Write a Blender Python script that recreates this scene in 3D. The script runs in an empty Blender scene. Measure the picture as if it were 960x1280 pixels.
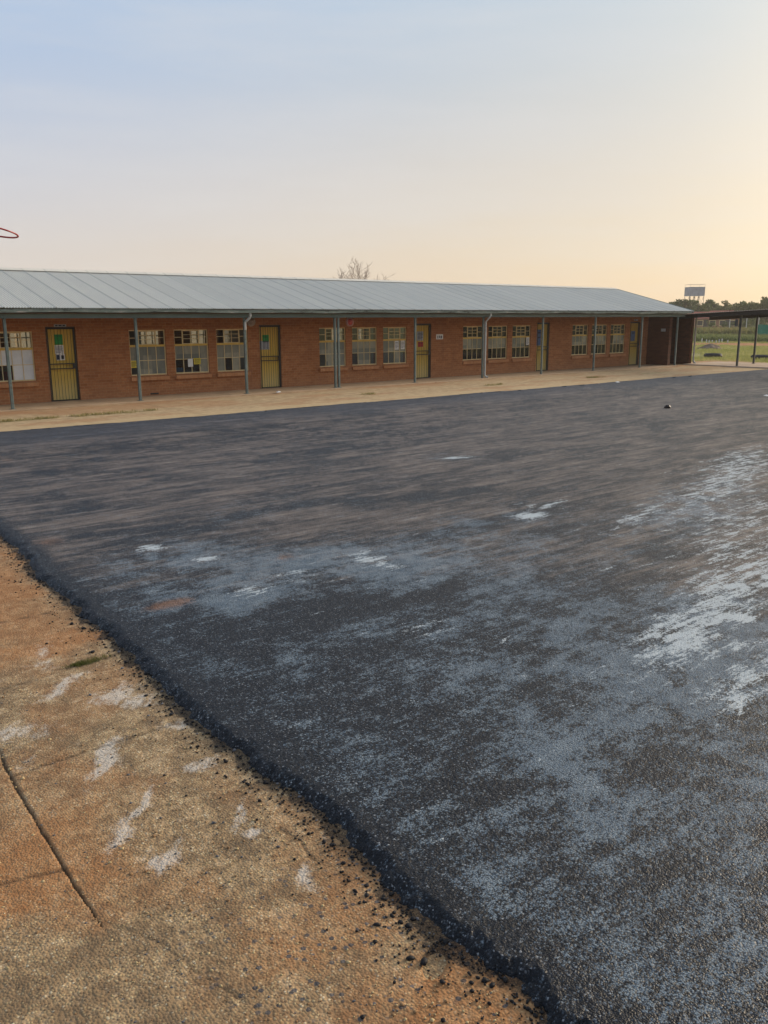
import bpy, math, random
import numpy as np
from mathutils import Vector, Matrix
random.seed(7); RNG = np.random.default_rng(7)
SC = bpy.context.scene
COL = SC.collection
R = math.radians

# ------------------------------------------------------------------ camera, sky, sun, exposure
CAM_H = 2.4
YAW, PITCH, ROLL, FPX = 0.69246, 0.22425, -0.00357, 1060.0
def cam_axes():
    f = Vector((math.sin(YAW)*math.cos(PITCH), math.cos(YAW)*math.cos(PITCH), -math.sin(PITCH)))
    r = Vector((math.cos(YAW), -math.sin(YAW), 0)); u = r.cross(f)
    c, s = math.cos(ROLL), math.sin(ROLL)
    return c*r+s*u, -s*r+c*u, f
CR, CU, CF = cam_axes()
cam = bpy.data.objects.new('camera', bpy.data.cameras.new('camera')); COL.objects.link(cam)
cam.data.sensor_width = 36; cam.data.lens = FPX/1280*36
cam.data.clip_start = 0.05; cam.data.clip_end = 3000
cam.matrix_world = Matrix.Translation((0, 0, CAM_H)) @ Matrix((CR, CU, -CF)).transposed().to_4x4()
SC.camera = cam

SUN_AZ, SUN_EL = R(97), R(16)          # azimuth from +Y (into the building) towards +X
w = bpy.data.worlds.new('World'); SC.world = w; w.use_nodes = True
wn, wl = w.node_tree.nodes, w.node_tree.links
wn.clear()
wout = wn.new('ShaderNodeOutputWorld'); bg = wn.new('ShaderNodeBackground')
sky = wn.new('ShaderNodeTexSky'); sky.sky_type = 'NISHITA'; sky.sun_disc = False
sky.sun_elevation = SUN_EL; sky.sun_rotation = SUN_AZ
sky.air_density = 1.0; sky.dust_density = 4.0; sky.ozone_density = 1.0; sky.altitude = 1300
bg.inputs['Strength'].default_value = 0.12
EXPO = 1.0
def wmath(op, a, b=0.0):
    n = wn.new('ShaderNodeMath'); n.operation = op
    for k, v in ((0, a), (1, b)):
        if isinstance(v, bpy.types.NodeSocket): wl.new(v, n.inputs[k])
        else: n.inputs[k].default_value = v
    return n.outputs[0]
def wramp(fac, stops):
    n = wn.new('ShaderNodeValToRGB'); wl.new(fac, n.inputs[0]); e = n.color_ramp.elements
    while len(e) < len(stops): e.new(.5)
    for el, (p, c) in zip(e, stops): el.position = p; el.color = (*c, 1)
    return n.outputs[0]
def wmix(fac, a, b, mode='MIX'):
    n = wn.new('ShaderNodeMix'); n.data_type = 'RGBA'; n.blend_type = mode
    for k, v in ((0, fac), (6, a), (7, b)):
        if isinstance(v, bpy.types.NodeSocket): wl.new(v, n.inputs[k])
        else: n.inputs[k].default_value = v
    return n.outputs[2]
# dusty evening air: the Nishita sky seen through a haze that is peach low on the sun's side and grey blue away from it
wtc = wn.new('ShaderNodeTexCoord'); wsp = wn.new('ShaderNodeSeparateXYZ'); wl.new(wtc.outputs['Generated'], wsp.inputs[0])
sxy = (math.sin(SUN_AZ), math.cos(SUN_AZ))
hl = wmath('SQRT', wmath('ADD', wmath('MULTIPLY', wsp.outputs[0], wsp.outputs[0]), wmath('ADD', wmath('MULTIPLY', wsp.outputs[1], wsp.outputs[1]), 1e-5)))
side = wmath('DIVIDE', wmath('ADD', wmath('MULTIPLY', wsp.outputs[0], sxy[0]), wmath('MULTIPLY', wsp.outputs[1], sxy[1])), hl)
wno = wn.new('ShaderNodeTexNoise'); wno.inputs['Scale'].default_value = 2.2; wno.inputs['Detail'].default_value = 3
wmp = wn.new('ShaderNodeMapping'); wmp.inputs['Scale'].default_value = (1, 1, 5); wl.new(wtc.outputs['Generated'], wmp.inputs[0]); wl.new(wmp.outputs[0], wno.inputs['Vector'])
el = wmath('MAXIMUM', wmath('ADD', wsp.outputs[2], wmath('MULTIPLY', wmath('SUBTRACT', wno.outputs[0], .5), .035)), 0.0)
away = wramp(el, [(0, (.76, .645, .575)), (.07, (.71, .635, .60)), (.17, (.60, .615, .685)), (.32, (.375, .54, .79)), (.6, (.44, .54, .68)), (1, (.46, .53, .63))])
sunw = wramp(el, [(0, (.86, .61, .36)), (.07, (.80, .62, .41)), (.17, (.72, .64, .52)), (.32, (.57, .64, .66)), (.6, (.49, .57, .66)), (1, (.46, .53, .63))])
mrn = wn.new('ShaderNodeMapRange'); mrn.interpolation_type = 'SMOOTHSTEP'; wl.new(side, mrn.inputs[0]); mrn.inputs[1].default_value = .02; mrn.inputs[2].default_value = 1.02
haze = wmix(mrn.outputs[0], away, sunw)
# glow of the veiled sun
vd = wn.new('ShaderNodeVectorMath'); vd.operation = 'DOT_PRODUCT'; wl.new(wtc.outputs['Generated'], vd.inputs[0])
vd.inputs[1].default_value = (math.sin(SUN_AZ)*math.cos(SUN_EL), math.cos(SUN_AZ)*math.cos(SUN_EL), math.sin(SUN_EL))
glow = wmath('POWER', wmath('MAXIMUM', vd.outputs['Value'], 0.0), 12.0)
haze = wmix(glow, haze, (2.1, 1.68, 1.05, 1))
k_ = 1/(.12*2**EXPO)
wn2 = wn.new('ShaderNodeTexNoise'); wn2.inputs['Scale'].default_value = 3.0; wn2.inputs['Detail'].default_value = 6; wn2.inputs['Roughness'].default_value = .6
wm2 = wn.new('ShaderNodeMapping'); wm2.inputs['Scale'].default_value = (1, 1, 7); wm2.inputs['Rotation'].default_value = (.25, .1, .4)
wl.new(wtc.outputs['Generated'], wm2.inputs[0]); wl.new(wm2.outputs[0], wn2.inputs['Vector'])
veil = wn.new('ShaderNodeMapRange'); wl.new(wn2.outputs[0], veil.inputs[0]); veil.inputs[1].default_value = .40; veil.inputs[2].default_value = .75; veil.inputs[3].default_value = 0; veil.inputs[4].default_value = .34
haze = wmix(veil.outputs[0], haze, (.76, .73, .71, 1))
haze = wmix(1.0, haze, (k_, k_, k_, 1), 'MULTIPLY')
wl.new(wmix(.90, sky.outputs[0], haze), bg.inputs['Color']); wl.new(bg.outputs[0], wout.inputs[0])

sl = bpy.data.lights.new('sun', 'SUN'); sl.energy = 2.1; sl.angle = R(12); sl.color = (1.0, .83, .64)
sun = bpy.data.objects.new('sun', sl); COL.objects.link(sun)
sd_ = Vector((math.sin(SUN_AZ)*math.cos(SUN_EL), math.cos(SUN_AZ)*math.cos(SUN_EL), math.sin(SUN_EL)))
sun.rotation_euler = sd_.to_track_quat('Z', 'Y').to_euler()
sun.location = (30, -10, 20)
SC.view_settings.view_transform = 'Standard'; SC.view_settings.look = 'None'
SC.view_settings.gamma = 1; SC.view_settings.exposure = EXPO
SC.view_settings.use_curve_mapping = False

# ------------------------------------------------------------------ helpers
def pix_dir(x, y):
    d = CR*((x-480)/FPX) - CU*((y-640)/FPX) + CF
    return d
def on_ground(x, y, z=0):
    d = pix_dir(x, y); t = (z-CAM_H)/d.z
    return Vector((0, 0, CAM_H)) + d*t
def at_dist(x, dist, z=0):
    d = pix_dir(x, 395); a = math.atan2(d.x, d.y)
    return Vector((math.sin(a)*dist, math.cos(a)*dist, z))
def z_at(x, y, dist):
    d = pix_dir(x, y); return CAM_H + dist*d.z/math.hypot(d.x, d.y)

def tag(o, label=None, cat=None, group=None, kind=None):
    if label: o['label'] = label
    if cat: o['category'] = cat
    if group: o['group'] = group
    if kind: o['kind'] = kind
    return o
def empty(name, loc=(0, 0, 0), rz=0):
    o = bpy.data.objects.new(name, None); COL.objects.link(o)
    o.location = loc; o.rotation_euler = (0, 0, rz); o.empty_display_size = .2
    return o

class MB:
    def __init__(s): s.v = []; s.f = []; s.m = []
    def add(s, vs, fs, mi=0):
        b = len(s.v); s.v += [tuple(p) for p in vs]; s.f += [tuple(i+b for i in f) for f in fs]; s.m += [mi]*len(fs)
        return s
    def box(s, x0, x1, y0, y1, z0, z1, mi=0):
        vs = [(x0,y0,z0),(x1,y0,z0),(x1,y1,z0),(x0,y1,z0),(x0,y0,z1),(x1,y0,z1),(x1,y1,z1),(x0,y1,z1)]
        return s.add(vs, [(0,3,2,1),(4,5,6,7),(0,1,5,4),(1,2,6,5),(2,3,7,6),(3,0,4,7)], mi)
    def bevbox(s, x0, x1, y0, y1, z0, z1, b=.01, mi=0):
        # box with chamfered vertical edges and top rim
        P = lambda i, z: [(x0+b+i,y0+i,z),(x1-b-i,y0+i,z),(x1-i,y0+b+i,z),(x1-i,y1-b-i,z),(x1-b-i,y1-i,z),(x0+b+i,y1-i,z),(x0+i,y1-b-i,z),(x0+i,y0+b+i,z)]
        vs = P(0,z0)+P(0,z1-b)+P(b*.7,z1)
        fs = [tuple(range(7,-1,-1)), tuple(range(16,24))]
        for k in (0, 8):
            for i in range(8): fs.append((k+i, k+(i+1)%8, k+8+(i+1)%8, k+8+i))
        return s.add(vs, fs, mi)
    def tube(s, pts, rad, n=8, mi=0, cap=True):
        pts = [Vector(p) for p in pts]
        if not hasattr(rad, '__len__'): rad = [rad]*len(pts)
        vs = []; fs = []
        prev = None
        for i, p in enumerate(pts):
            t = (pts[min(i+1, len(pts)-1)]-pts[max(i-1, 0)]).normalized()
            a = prev if prev else (Vector((0,0,1)) if abs(t.z) < .9 else Vector((1,0,0)))
            u = (a - t*a.dot(t)).normalized(); prev = u; v = t.cross(u)
            for k in range(n):
                q = 2*math.pi*k/n; vs.append(p+(u*math.cos(q)+v*math.sin(q))*rad[i])
        for i in range(len(pts)-1):
            for k in range(n):
                fs.append((i*n+k, i*n+(k+1)%n, (i+1)*n+(k+1)%n, (i+1)*n+k))
        if cap: fs += [tuple(range(n-1,-1,-1)), tuple(range((len(pts)-1)*n, len(pts)*n))]
        return s.add(vs, fs, mi)
    def lathe(s, prof, c=(0,0,0), axis='z', n=24, mi=0):
        vs = []; fs = []
        for r, h in prof:
            for k in range(n):
                q = 2*math.pi*k/n
                p = (r*math.cos(q), r*math.sin(q), h) if axis == 'z' else (r*math.cos(q), h, r*math.sin(q))
                vs.append((p[0]+c[0], p[1]+c[1], p[2]+c[2]))
        for i in range(len(prof)-1):
            for k in range(n): fs.append((i*n+k, i*n+(k+1)%n, (i+1)*n+(k+1)%n, (i+1)*n+k))
        return s.add(vs, fs, mi)
    def build(s, name, mats, parent=None, smooth=False, loc=None):
        me = bpy.data.meshes.new(name); me.from_pydata(s.v, [], s.f); me.update()
        if not isinstance(mats, (list, tuple)): mats = [mats]
        for m in mats: me.materials.append(m)
        if len(mats) > 1: me.polygons.foreach_set('material_index', s.m)
        if smooth: me.polygons.foreach_set('use_smooth', [True]*len(s.f))
        o = bpy.data.objects.new(name, me); COL.objects.link(o)
        if parent: o.parent = parent
        if loc is not None: o.location = loc
        return o

# ---- numpy noise
def _h(ix, iy, seed):
    n = (ix.astype(np.int64)*374761393 + iy.astype(np.int64)*668265263 + seed*1274126177) & 0xffffffff
    n = ((n ^ (n >> 13))*1274126177) & 0xffffffff
    n = (n ^ (n >> 16)) & 0xffffffff
    return n/4294967295.0
def vnoise(x, y, seed=0):
    ix, iy = np.floor(x), np.floor(y); fx, fy = x-ix, y-iy
    fx = fx*fx*fx*(fx*(fx*6-15)+10); fy = fy*fy*fy*(fy*(fy*6-15)+10)
    a, b = _h(ix, iy, seed), _h(ix+1, iy, seed); c, d = _h(ix, iy+1, seed), _h(ix+1, iy+1, seed)
    return (a*(1-fx)+b*fx)*(1-fy)+(c*(1-fx)+d*fx)*fy
def fbm(x, y, seed=0, o=5, g=.5):
    t = 0; a = 1; s = 0
    for i in range(o):
        t = t+a*vnoise(x*2**i+17.3*i, y*2**i-9.1*i, seed+i*31); s += a; a *= g
    return t/s
def sst(a, b, x):
    t = np.clip((x-a)/(b-a), 0, 1); return t*t*(3-2*t)
def rotc(x, y, ang):
    c, s = math.cos(ang), math.sin(ang); return x*c+y*s, -x*s+y*c
def blob(X, Y, cx, cy, rx, ry, ang=0):
    u, v = rotc(X-cx, Y-cy, ang); return np.exp(-((u/rx)**2+(v/ry)**2))
def segdist(X, Y, pts):
    d = np.full(X.shape, 1e9)
    for (ax, ay), (bx, by) in zip(pts[:-1], pts[1:]):
        dx, dy = bx-ax, by-ay; L = dx*dx+dy*dy
        t = np.clip(((X-ax)*dx+(Y-ay)*dy)/L, 0, 1)
        d = np.minimum(d, np.hypot(X-ax-t*dx, Y-ay-t*dy))
    return d
def grid_obj(name, X, Y, Z, keep, mats, attrs):
    """X,Y,Z: 2-D arrays; keep: per-vertex mask; a quad lives where its four corners are kept"""
    nr, nc = X.shape
    idx = np.arange(nr*nc).reshape(nr, nc)
    q = np.stack([idx[:-1,:-1], idx[:-1,1:], idx[1:,1:], idx[1:,:-1]], -1).reshape(-1, 4)
    q = q[keep.ravel()[q].all(1)]
    used = np.unique(q); mp = np.full(nr*nc, -1); mp[used] = np.arange(len(used)); q = mp[q]
    co = np.stack([X.ravel(), Y.ravel(), Z.ravel()], 1)[used]
    # orient upward
    p = co[q[:2000]]; nz = np.cross(p[:,1]-p[:,0], p[:,2]-p[:,0])[:,2].mean()
    if nz < 0: q = q[:, ::-1]
    me = bpy.data.meshes.new(name)
    me.vertices.add(len(co)); me.vertices.foreach_set('co', co.astype(np.float32).ravel())
    me.loops.add(q.size); me.loops.foreach_set('vertex_index', q.astype(np.int32).ravel())
    me.polygons.add(len(q)); me.polygons.foreach_set('loop_start', np.arange(0, q.size, 4, dtype=np.int32))
    me.polygons.foreach_set('use_smooth', np.ones(len(q), bool))
    me.update(calc_edges=True); me.validate()
    for k, a in attrs.items():
        at = me.attributes.new(k, 'FLOAT', 'POINT'); at.data.foreach_set('value', a.ravel()[used].astype(np.float32))
    for m in mats: me.materials.append(m)
    o = bpy.data.objects.new(name, me); COL.objects.link(o)
    return o

# ---- node materials
class NM:
    def __init__(s, name, rough=.7, spec=.3, metal=0):
        s.m = bpy.data.materials.new(name); s.m.use_nodes = True
        s.n, s.l = s.m.node_tree.nodes, s.m.node_tree.links
        s.b = s.n['Principled BSDF']; s.b.inputs['Roughness'].default_value = rough
        s.b.inputs['Specular IOR Level'].default_value = spec; s.b.inputs['Metallic'].default_value = metal
        s.g = s.n.new('ShaderNodeNewGeometry'); s.pos = s.g.outputs['Position']
        s.tc = s.n.new('ShaderNodeTexCoord'); s.obj = s.tc.outputs['Object']
    def lk(s, a, b): s.l.new(a, b); return s
    def _in(s, node, k, v):
        if isinstance(v, bpy.types.NodeSocket): s.l.new(v, node.inputs[k])
        else: node.inputs[k].default_value = v
    def mapped(s, vec, scale=(1,1,1), rot=(0,0,0), loc=(0,0,0)):
        n = s.n.new('ShaderNodeMapping'); n.inputs['Scale'].default_value = scale
        n.inputs['Rotation'].default_value = rot; n.inputs['Location'].default_value = loc
        s.l.new(vec, n.inputs[0]); return n.outputs[0]
    def noise(s, vec, scale, detail=4, rough=.55, out=0, dist=0):
        n = s.n.new('ShaderNodeTexNoise'); n.inputs['Scale'].default_value = scale
        n.inputs['Detail'].default_value = detail; n.inputs['Roughness'].default_value = rough
        n.inputs['Distortion'].default_value = dist
        s.l.new(vec, n.inputs['Vector']); return n.outputs[out]
    def voro(s, vec, scale, feature='F1', out='Distance', rnd=1):
        n = s.n.new('ShaderNodeTexVoronoi'); n.feature = feature; n.inputs['Scale'].default_value = scale
        n.inputs['Randomness'].default_value = rnd
        s.l.new(vec, n.inputs['Vector']); return n.outputs[out]
    def ramp(s, fac, stops, interp='LINEAR'):
        n = s.n.new('ShaderNodeValToRGB'); s.l.new(fac, n.inputs[0]); n.color_ramp.interpolation = interp
        e = n.color_ramp.elements
        while len(e) < len(stops): e.new(.5)
        for el, (p, c) in zip(e, stops):
            el.position = p; el.color = (*c, 1) if len(c) == 3 else c
        return n.outputs[0]
    def mix(s, fac, a, b, mode='MIX'):
        n = s.n.new('ShaderNodeMix'); n.data_type = 'RGBA'; n.blend_type = mode
        for k, v in ((0, fac), (6, a), (7, b)):
            if isinstance(v, (tuple, list)) and len(v) == 3: v = (*v, 1)
            s._in(n, k, v)
        return n.outputs[2]
    def math(s, op, a, b=0.0, c=0.0, clamp=False):
        n = s.n.new('ShaderNodeMath'); n.operation = op; n.use_clamp = clamp
        s._in(n, 0, a); s._in(n, 1, b); s._in(n, 2, c); return n.outputs[0]
    def mr(s, v, a, b, c=0.0, d=1.0):
        n = s.n.new('ShaderNodeMapRange'); n.interpolation_type = 'SMOOTHSTEP'
        s._in(n, 0, v); n.inputs[1].default_value = a; n.inputs[2].default_value = b
        n.inputs[3].default_value = c; n.inputs[4].default_value = d; return n.outputs[0]
    def attr(s, name):
        n = s.n.new('ShaderNodeAttribute'); n.attribute_name = name; return n.outputs['Fac']
    def sep(s, v):
        n = s.n.new('ShaderNodeSeparateXYZ'); s.l.new(v, n.inputs[0]); return n.outputs
    def comb(s, x=0.0, y=0.0, z=0.0):
        n = s.n.new('ShaderNodeCombineXYZ'); s._in(n, 0, x); s._in(n, 1, y); s._in(n, 2, z); return n.outputs[0]
    def bump(s, h, strength=.3, dist=.01, normal=None):
        n = s.n.new('ShaderNodeBump'); n.inputs['Strength'].default_value = strength; n.inputs['Distance'].default_value = dist
        s.l.new(h, n.inputs['Height'])
        if normal: s.l.new(normal, n.inputs['Normal'])
        s.l.new(n.outputs[0], s.b.inputs['Normal']); return n.outputs[0]
    def col(s, v):
        if isinstance(v, tuple): s.b.inputs['Base Color'].default_value = (*v, 1)
        else: s.l.new(v, s.b.inputs['Base Color'])
        return s

def paint(name, c, var=.18, rough=.5, scale=3., spec=.35, dirt=None, metal=0):
    """painted or plain surface with a little wear so that nothing is one flat colour"""
    M = NM(name, rough, spec, metal)
    n = M.noise(M.pos, scale, 5, .6)
    a = tuple(max(0, x*(1-var)) for x in c); b = tuple(x*(1+var) for x in c)
    out = M.ramp(n, [(.3, a), (.7, b)])
    if dirt:
        d = M.noise(M.pos, scale*2.3, 6, .65)
        out = M.mix(M.mr(d, .56, .70, 0, .8), out, dirt)
    M.col(out); M.bump(M.noise(M.pos, scale*12, 3), .08, .004)
    return M.m

def brick_mat(name, tall=False):
    M = NM(name, .85, .2)
    x, y, z = M.sep(M.pos)[:3]
    v = M.comb(M.math('ADD', x, y), z, 0.0)
    n = M.n.new('ShaderNodeTexBrick'); M.l.new(v, n.inputs['Vector'])
    n.inputs['Scale'].default_value = 1; n.inputs['Mortar Size'].default_value = .006
    n.inputs['Mortar Smooth'].default_value = .2; n.inputs['Bias'].default_value = 0
    n.inputs['Brick Width'].default_value = .085 if tall else .232
    n.inputs['Row Height'].default_value = .24 if tall else .085
    n.inputs['Color1'].default_value = (.325, .118, .042, 1); n.inputs['Color2'].default_value = (.47, .188, .070, 1)
    n.inputs['Mortar'].default_value = (.44, .25, .125, 1)
    big = M.noise(M.pos, 1.1, 5, .6)
    c = M.mix(M.mr(big, .35, .7, 0, .35), n.outputs['Color'], (.24, .092, .036), 'MIX')
    dust = M.mr(M.math('ADD', z, M.math('MULTIPLY', M.noise(M.pos, 2.5, 4), .5)), .9, .15, 0, .35)
    c = M.mix(dust, c, (.38, .21, .115))
    if name == 'face_brick':
        vs_ = M.noise(M.mapped(M.pos, (2.2, 2.2, .35)), 1.2, 5, .65); c = M.mix(M.mr(vs_, .56, .74, 0, .45), c, (.16, .075, .042))
        c = M.mix(M.mr(M.noise(M.pos, 14, 4, .7), .35, .65, .35, 0), c, (.20, .08, .036))
    if name == 'shaded_brick': c = n.outputs['Color']
    M.col(c); M.bump(n.outputs['Fac'], -.5, .006)
    return M.m

MAT = {}
MAT['brick'] = brick_mat('face_brick'); MAT['sill_brick'] = brick_mat('soldier_brick', True); MAT['sill_brick'].node_tree.nodes['Brick Texture'].inputs['Color1'].default_value = (.46, .20, .085, 1); MAT['sill_brick'].node_tree.nodes['Brick Texture'].inputs['Color2'].default_value = (.54, .26, .12, 1)
MAT['green_steel'] = paint('green_grey_steel', (.125, .165, .155), .25, .45, 4, .4, (.10, .085, .06))
MAT['fascia'] = paint('fascia_paint', (.15, .205, .185), .12, .5, 2, .35)
MAT['pale_pipe'] = paint('pale_pipe', (.42, .44, .42), .2, .5, 6, .35, (.25, .2, .15))
MAT['cream'] = paint('cream_frame', (.72, .56, .29), .15, .5, 5, .35)
MAT['ochre'] = paint('ochre_bar', (.64, .42, .09), .15, .5, 5, .35)
MAT['dark_steel'] = paint('dark_steel', (.022, .02, .019), .3, .5, 8, .4)
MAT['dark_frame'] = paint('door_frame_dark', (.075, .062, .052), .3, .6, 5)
MAT['plaster'] = paint('interior_plaster', (.42, .37, .28), .1, .8, 1)
MAT['inside_floor'] = paint('interior_floor', (.16, .11, .08), .2, .5, 2)
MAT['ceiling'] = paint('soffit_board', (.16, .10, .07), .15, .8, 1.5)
MAT['slab'] = paint('verandah_floor', (.40, .285, .18), .2, .75, 1.3, .25, (.27, .15, .08))
MAT['white_paper'] = paint('white_paper', (.75, .74, .70), .05, .8, 9)
MAT['yellow_paper'] = paint('yellow_paper', (.65, .52, .05), .08, .8, 9)
MAT['green_paper'] = paint('green_paper', (.03, .30, .07), .1, .8, 9)
MAT['blue_paper'] = paint('blue_paper', (.10, .17, .32), .2, .8, 9)
MAT['red_paper'] = paint('red_paper', (.45, .05, .04), .1, .8, 9)
MAT['grey_paper'] = paint('grey_paper', (.38, .40, .42), .2, .8, 25)
MAT['ink'] = paint('dark_ink', (.03, .035, .06), .2, .8, 9)
MAT['red_plastic'] = paint('red_plastic', (.50, .055, .035), .1, .4, 5)
MAT['black_rubber'] = paint('black_rubber', (.022, .022, .024), .3, .75, 7)
MAT['carton'] = paint('carton', (.34, .27, .2), .2, .8, 8)

def pane_paint():
    M = NM('whitened_pane', .12, .5)
    n = M.noise(M.mapped(M.pos, (3, 3, 1)), 3, 5, .6)
    x, y, z = M.sep(M.pos)[:3]
    cell = M.comb(M.math('FLOOR', M.math('DIVIDE', x, .289)), M.math('FLOOR', M.math('DIVIDE', z, .43)), 0.0)
    wnz = M.n.new('ShaderNodeTexWhiteNoise'); M.l.new(cell, wnz.inputs['Vector'])
    c = M.ramp(n, [(.3, (.27, .26, .19)), (.7, (.38, .365, .27))])
    M.col(M.mix(M.math('MULTIPLY', wnz.outputs['Value'], .85), c, (.11, .13, .125))); M.bump(M.noise(M.pos, 3, 2), .05, .02); return M.m
MAT['painted_pane'] = pane_paint()
def pane_white():
    M = NM('papered_pane', .3, .5)
    M.col(M.ramp(M.noise(M.pos, 4, 4), [(.3, (.60, .62, .62)), (.7, (.75, .76, .74))])); return M.m
MAT['papered_pane'] = pane_white()
def glass():
    m = bpy.data.materials.new('window_glass'); m.use_nodes = True
    n, l = m.node_tree.nodes, m.node_tree.links; n.clear()
    o = n.new('ShaderNodeOutputMaterial'); mx = n.new('ShaderNodeMixShader')
    t = n.new('ShaderNodeBsdfTransparent'); t.inputs[0].default_value = (.80, .84, .82, 1)
    g = n.new('ShaderNodeBsdfGlossy'); g.inputs['Roughness'].default_value = .03
    f = n.new('ShaderNodeFresnel'); f.inputs[0].default_value = 1.5
    no = n.new('ShaderNodeTexNoise'); no.inputs['Scale'].default_value = 2.5
    ge = n.new('ShaderNodeNewGeometry'); l.new(ge.outputs['Position'], no.inputs['Vector'])
    b = n.new('ShaderNodeBump'); b.inputs['Strength'].default_value = .06; b.inputs['Distance'].default_value = .02
    l.new(no.outputs[0], b.inputs['Height']); l.new(b.outputs[0], g.inputs['Normal'])
    l.new(f.outputs[0], mx.inputs[0]); l.new(t.outputs[0], mx.inputs[1]); l.new(g.outputs[0], mx.inputs[2])
    l.new(mx.outputs[0], o.inputs[0]); return m
MAT['glass'] = glass()

def roof_mat():
    M = NM('roof_sheet', .6, .25)
    x, y, z = M.sep(M.pos)[:3]
    sheet = M.math('FLOOR', M.math('DIVIDE', x, .69))
    r = M.n.new('ShaderNodeTexWhiteNoise'); r.noise_dimensions = '1D'; M.l.new(sheet, r.inputs['W'])
    c = M.ramp(r.outputs['Value'], [(0, (.64, .615, .545)), (1, (.685, .655, .58))])
    st = M.noise(M.mapped(M.pos, (3.5, .5, 1)), 1.4, 6, .65)
    c = M.mix(M.mr(st, .45, .75, 0, .5), c, (.74, .73, .62))
    ru = M.noise(M.mapped(M.pos, (5, .8, 1)), 1.1, 5, .6)
    c = M.mix(M.mr(ru, .66, .80, 0, .35), c, (.28, .25, .20))
    fr = M.math('FRACT', M.math('DIVIDE', x, .69))
    c = M.mix(M.mr(fr, .08, .13, .20, 0), c, (.20, .215, .19))  # dark lap lines: dirt plus the gap's shadow put into the colour
    M.col(c); return M.m
MAT['roof'] = roof_mat()
def gutter_mat():
    M = NM('gutter_flaking', .55, .35)
    n = M.noise(M.mapped(M.pos, (1.2, 1, 6)), 1.5, 6, .7)
    M.col(M.ramp(n, [(.35, (.05, .055, .05)), (.45, (.15, .19, .17)), (.58, (.20, .25, .23)), (.66, (.42, .40, .36))])); return M.m
MAT['gutter'] = gutter_mat()
def door_mat():
    M = NM('yellow_door_boards', .5, .4)
    x, y, z = M.sep(M.pos)[:3]
    n = M.noise(M.mapped(M.pos, (6, 1, .8)), 2, 5, .6)
    c = M.ramp(n, [(.3, (.56, .35, .035)), (.7, (.74, .50, .085))])
    low = M.mr(M.math('ADD', z, M.math('MULTIPLY', n, .8)), 1.3, .5, 0, .6)
    c = M.mix(low, c, (.78, .62, .28))
    M.col(c); return M.m
MAT['door'] = door_mat()

# ------------------------------------------------------------------ ground sheet
def ground_mat():
    M = NM('veld_ground', .95, .1)
    a = M.noise(M.pos, .09, 5, .6); b = M.noise(M.pos, 1.2, 5, .65)
    c = M.ramp(a, [(.30, (.36, .27, .13)), (.45, (.29, .27, .10)), (.62, (.24, .25, .085))])
    c = M.mix(M.mr(b, .4, .7, 0, .6), c, (.33, .26, .13))
    r = M.noise(M.mapped(M.pos, (1, 1, 1), loc=(41, 7, 0)), .06, 4, .6)
    c = M.mix(M.mr(r, .60, .68, 0, .75), c, (.33, .15, .065))
    M.col(c); M.bump(b, .5, .08); return M.m
gm = MB()
# one sheet to the horizon, a little lower than the yard
gx = [-480, -300, -100, -40, -12, 60, 120, 200, 320, 480]
vs = [(x, y, -.13) for y in gx for x in gx]; k = len(gx)
gm.add(vs, [(j*k+i, j*k+i+1, (j+1)*k+i+1, (j+1)*k+i) for j in range(k-1) for i in range(k-1)])
tag(gm.build('ground', ground_mat()), kind='structure')

# ------------------------------------------------------------------ asphalt yard
EY = [-4, 1.0, 1.49, 2.23, 3.16, 4.37, 6.26, 7.82, 10.2, 19.6, 22]
EX = [2.05, 2.07, 2.10, 2.10, 2.17, 2.16, 2.33, 2.43, 2.68, 3.0, 3.0]
def edge_x(Y): return np.interp(Y, EY, EX) + .06*(vnoise(Y*1.3, Y*0+3, 5)-.5) + .05*(vnoise(Y*4.1, Y*0+8, 6)-.5) + .03*(vnoise(Y*11, Y*0+8, 7)-.5)
def polar(az0, az1, r0, r1, step):
    e0, e1 = math.atan(CAM_H/r0), math.atan(CAM_H/r1)
    az = np.radians(np.arange(az0, az1, step)); e = np.arange(e1, e0, math.radians(step))
    r = CAM_H/np.tan(e); A, Rr = np.meshgrid(az, r)
    return Rr*np.sin(A), Rr*np.cos(A)
X, Y = polar(3, 90, 1.25, 46, .095)
# the far rim is a line of its own: what lies beyond it is drawn back onto it
rim = 19.62+.30*(fbm(X*.35, X*0, 11)-.5)+.12*(fbm(X*2.3, X*0, 12, 3)-.5)
tt = np.minimum(1, np.minimum(rim/np.maximum(Y, .5), 40.1/np.maximum(X, .5)))
X, Y = X*tt, Y*tt
sd = X-edge_x(Y)
dist = np.hypot(X, Y)
near = sst(14, 8, dist)
ragged = .11*(fbm(X*11, Y*11, 21, 5, .62)-.5)*near
sdr = sd+ragged
Zr = -.045-.035+.08*sst(-.05, .10, sdr)
Zr += near*(.012*(fbm(X*22, Y*22, 3, 3)-.5)*sst(.30, .05, sd))              # crumbly shoulder
Zr += .016*(fbm(X*.5, Y*.5, 9, 3)-.5) + near*.004*(fbm(X*30, Y*30, 13, 2)-.5)
DX, DY = rotc(X, Y, math.atan2(.60, 2.5))
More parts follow.
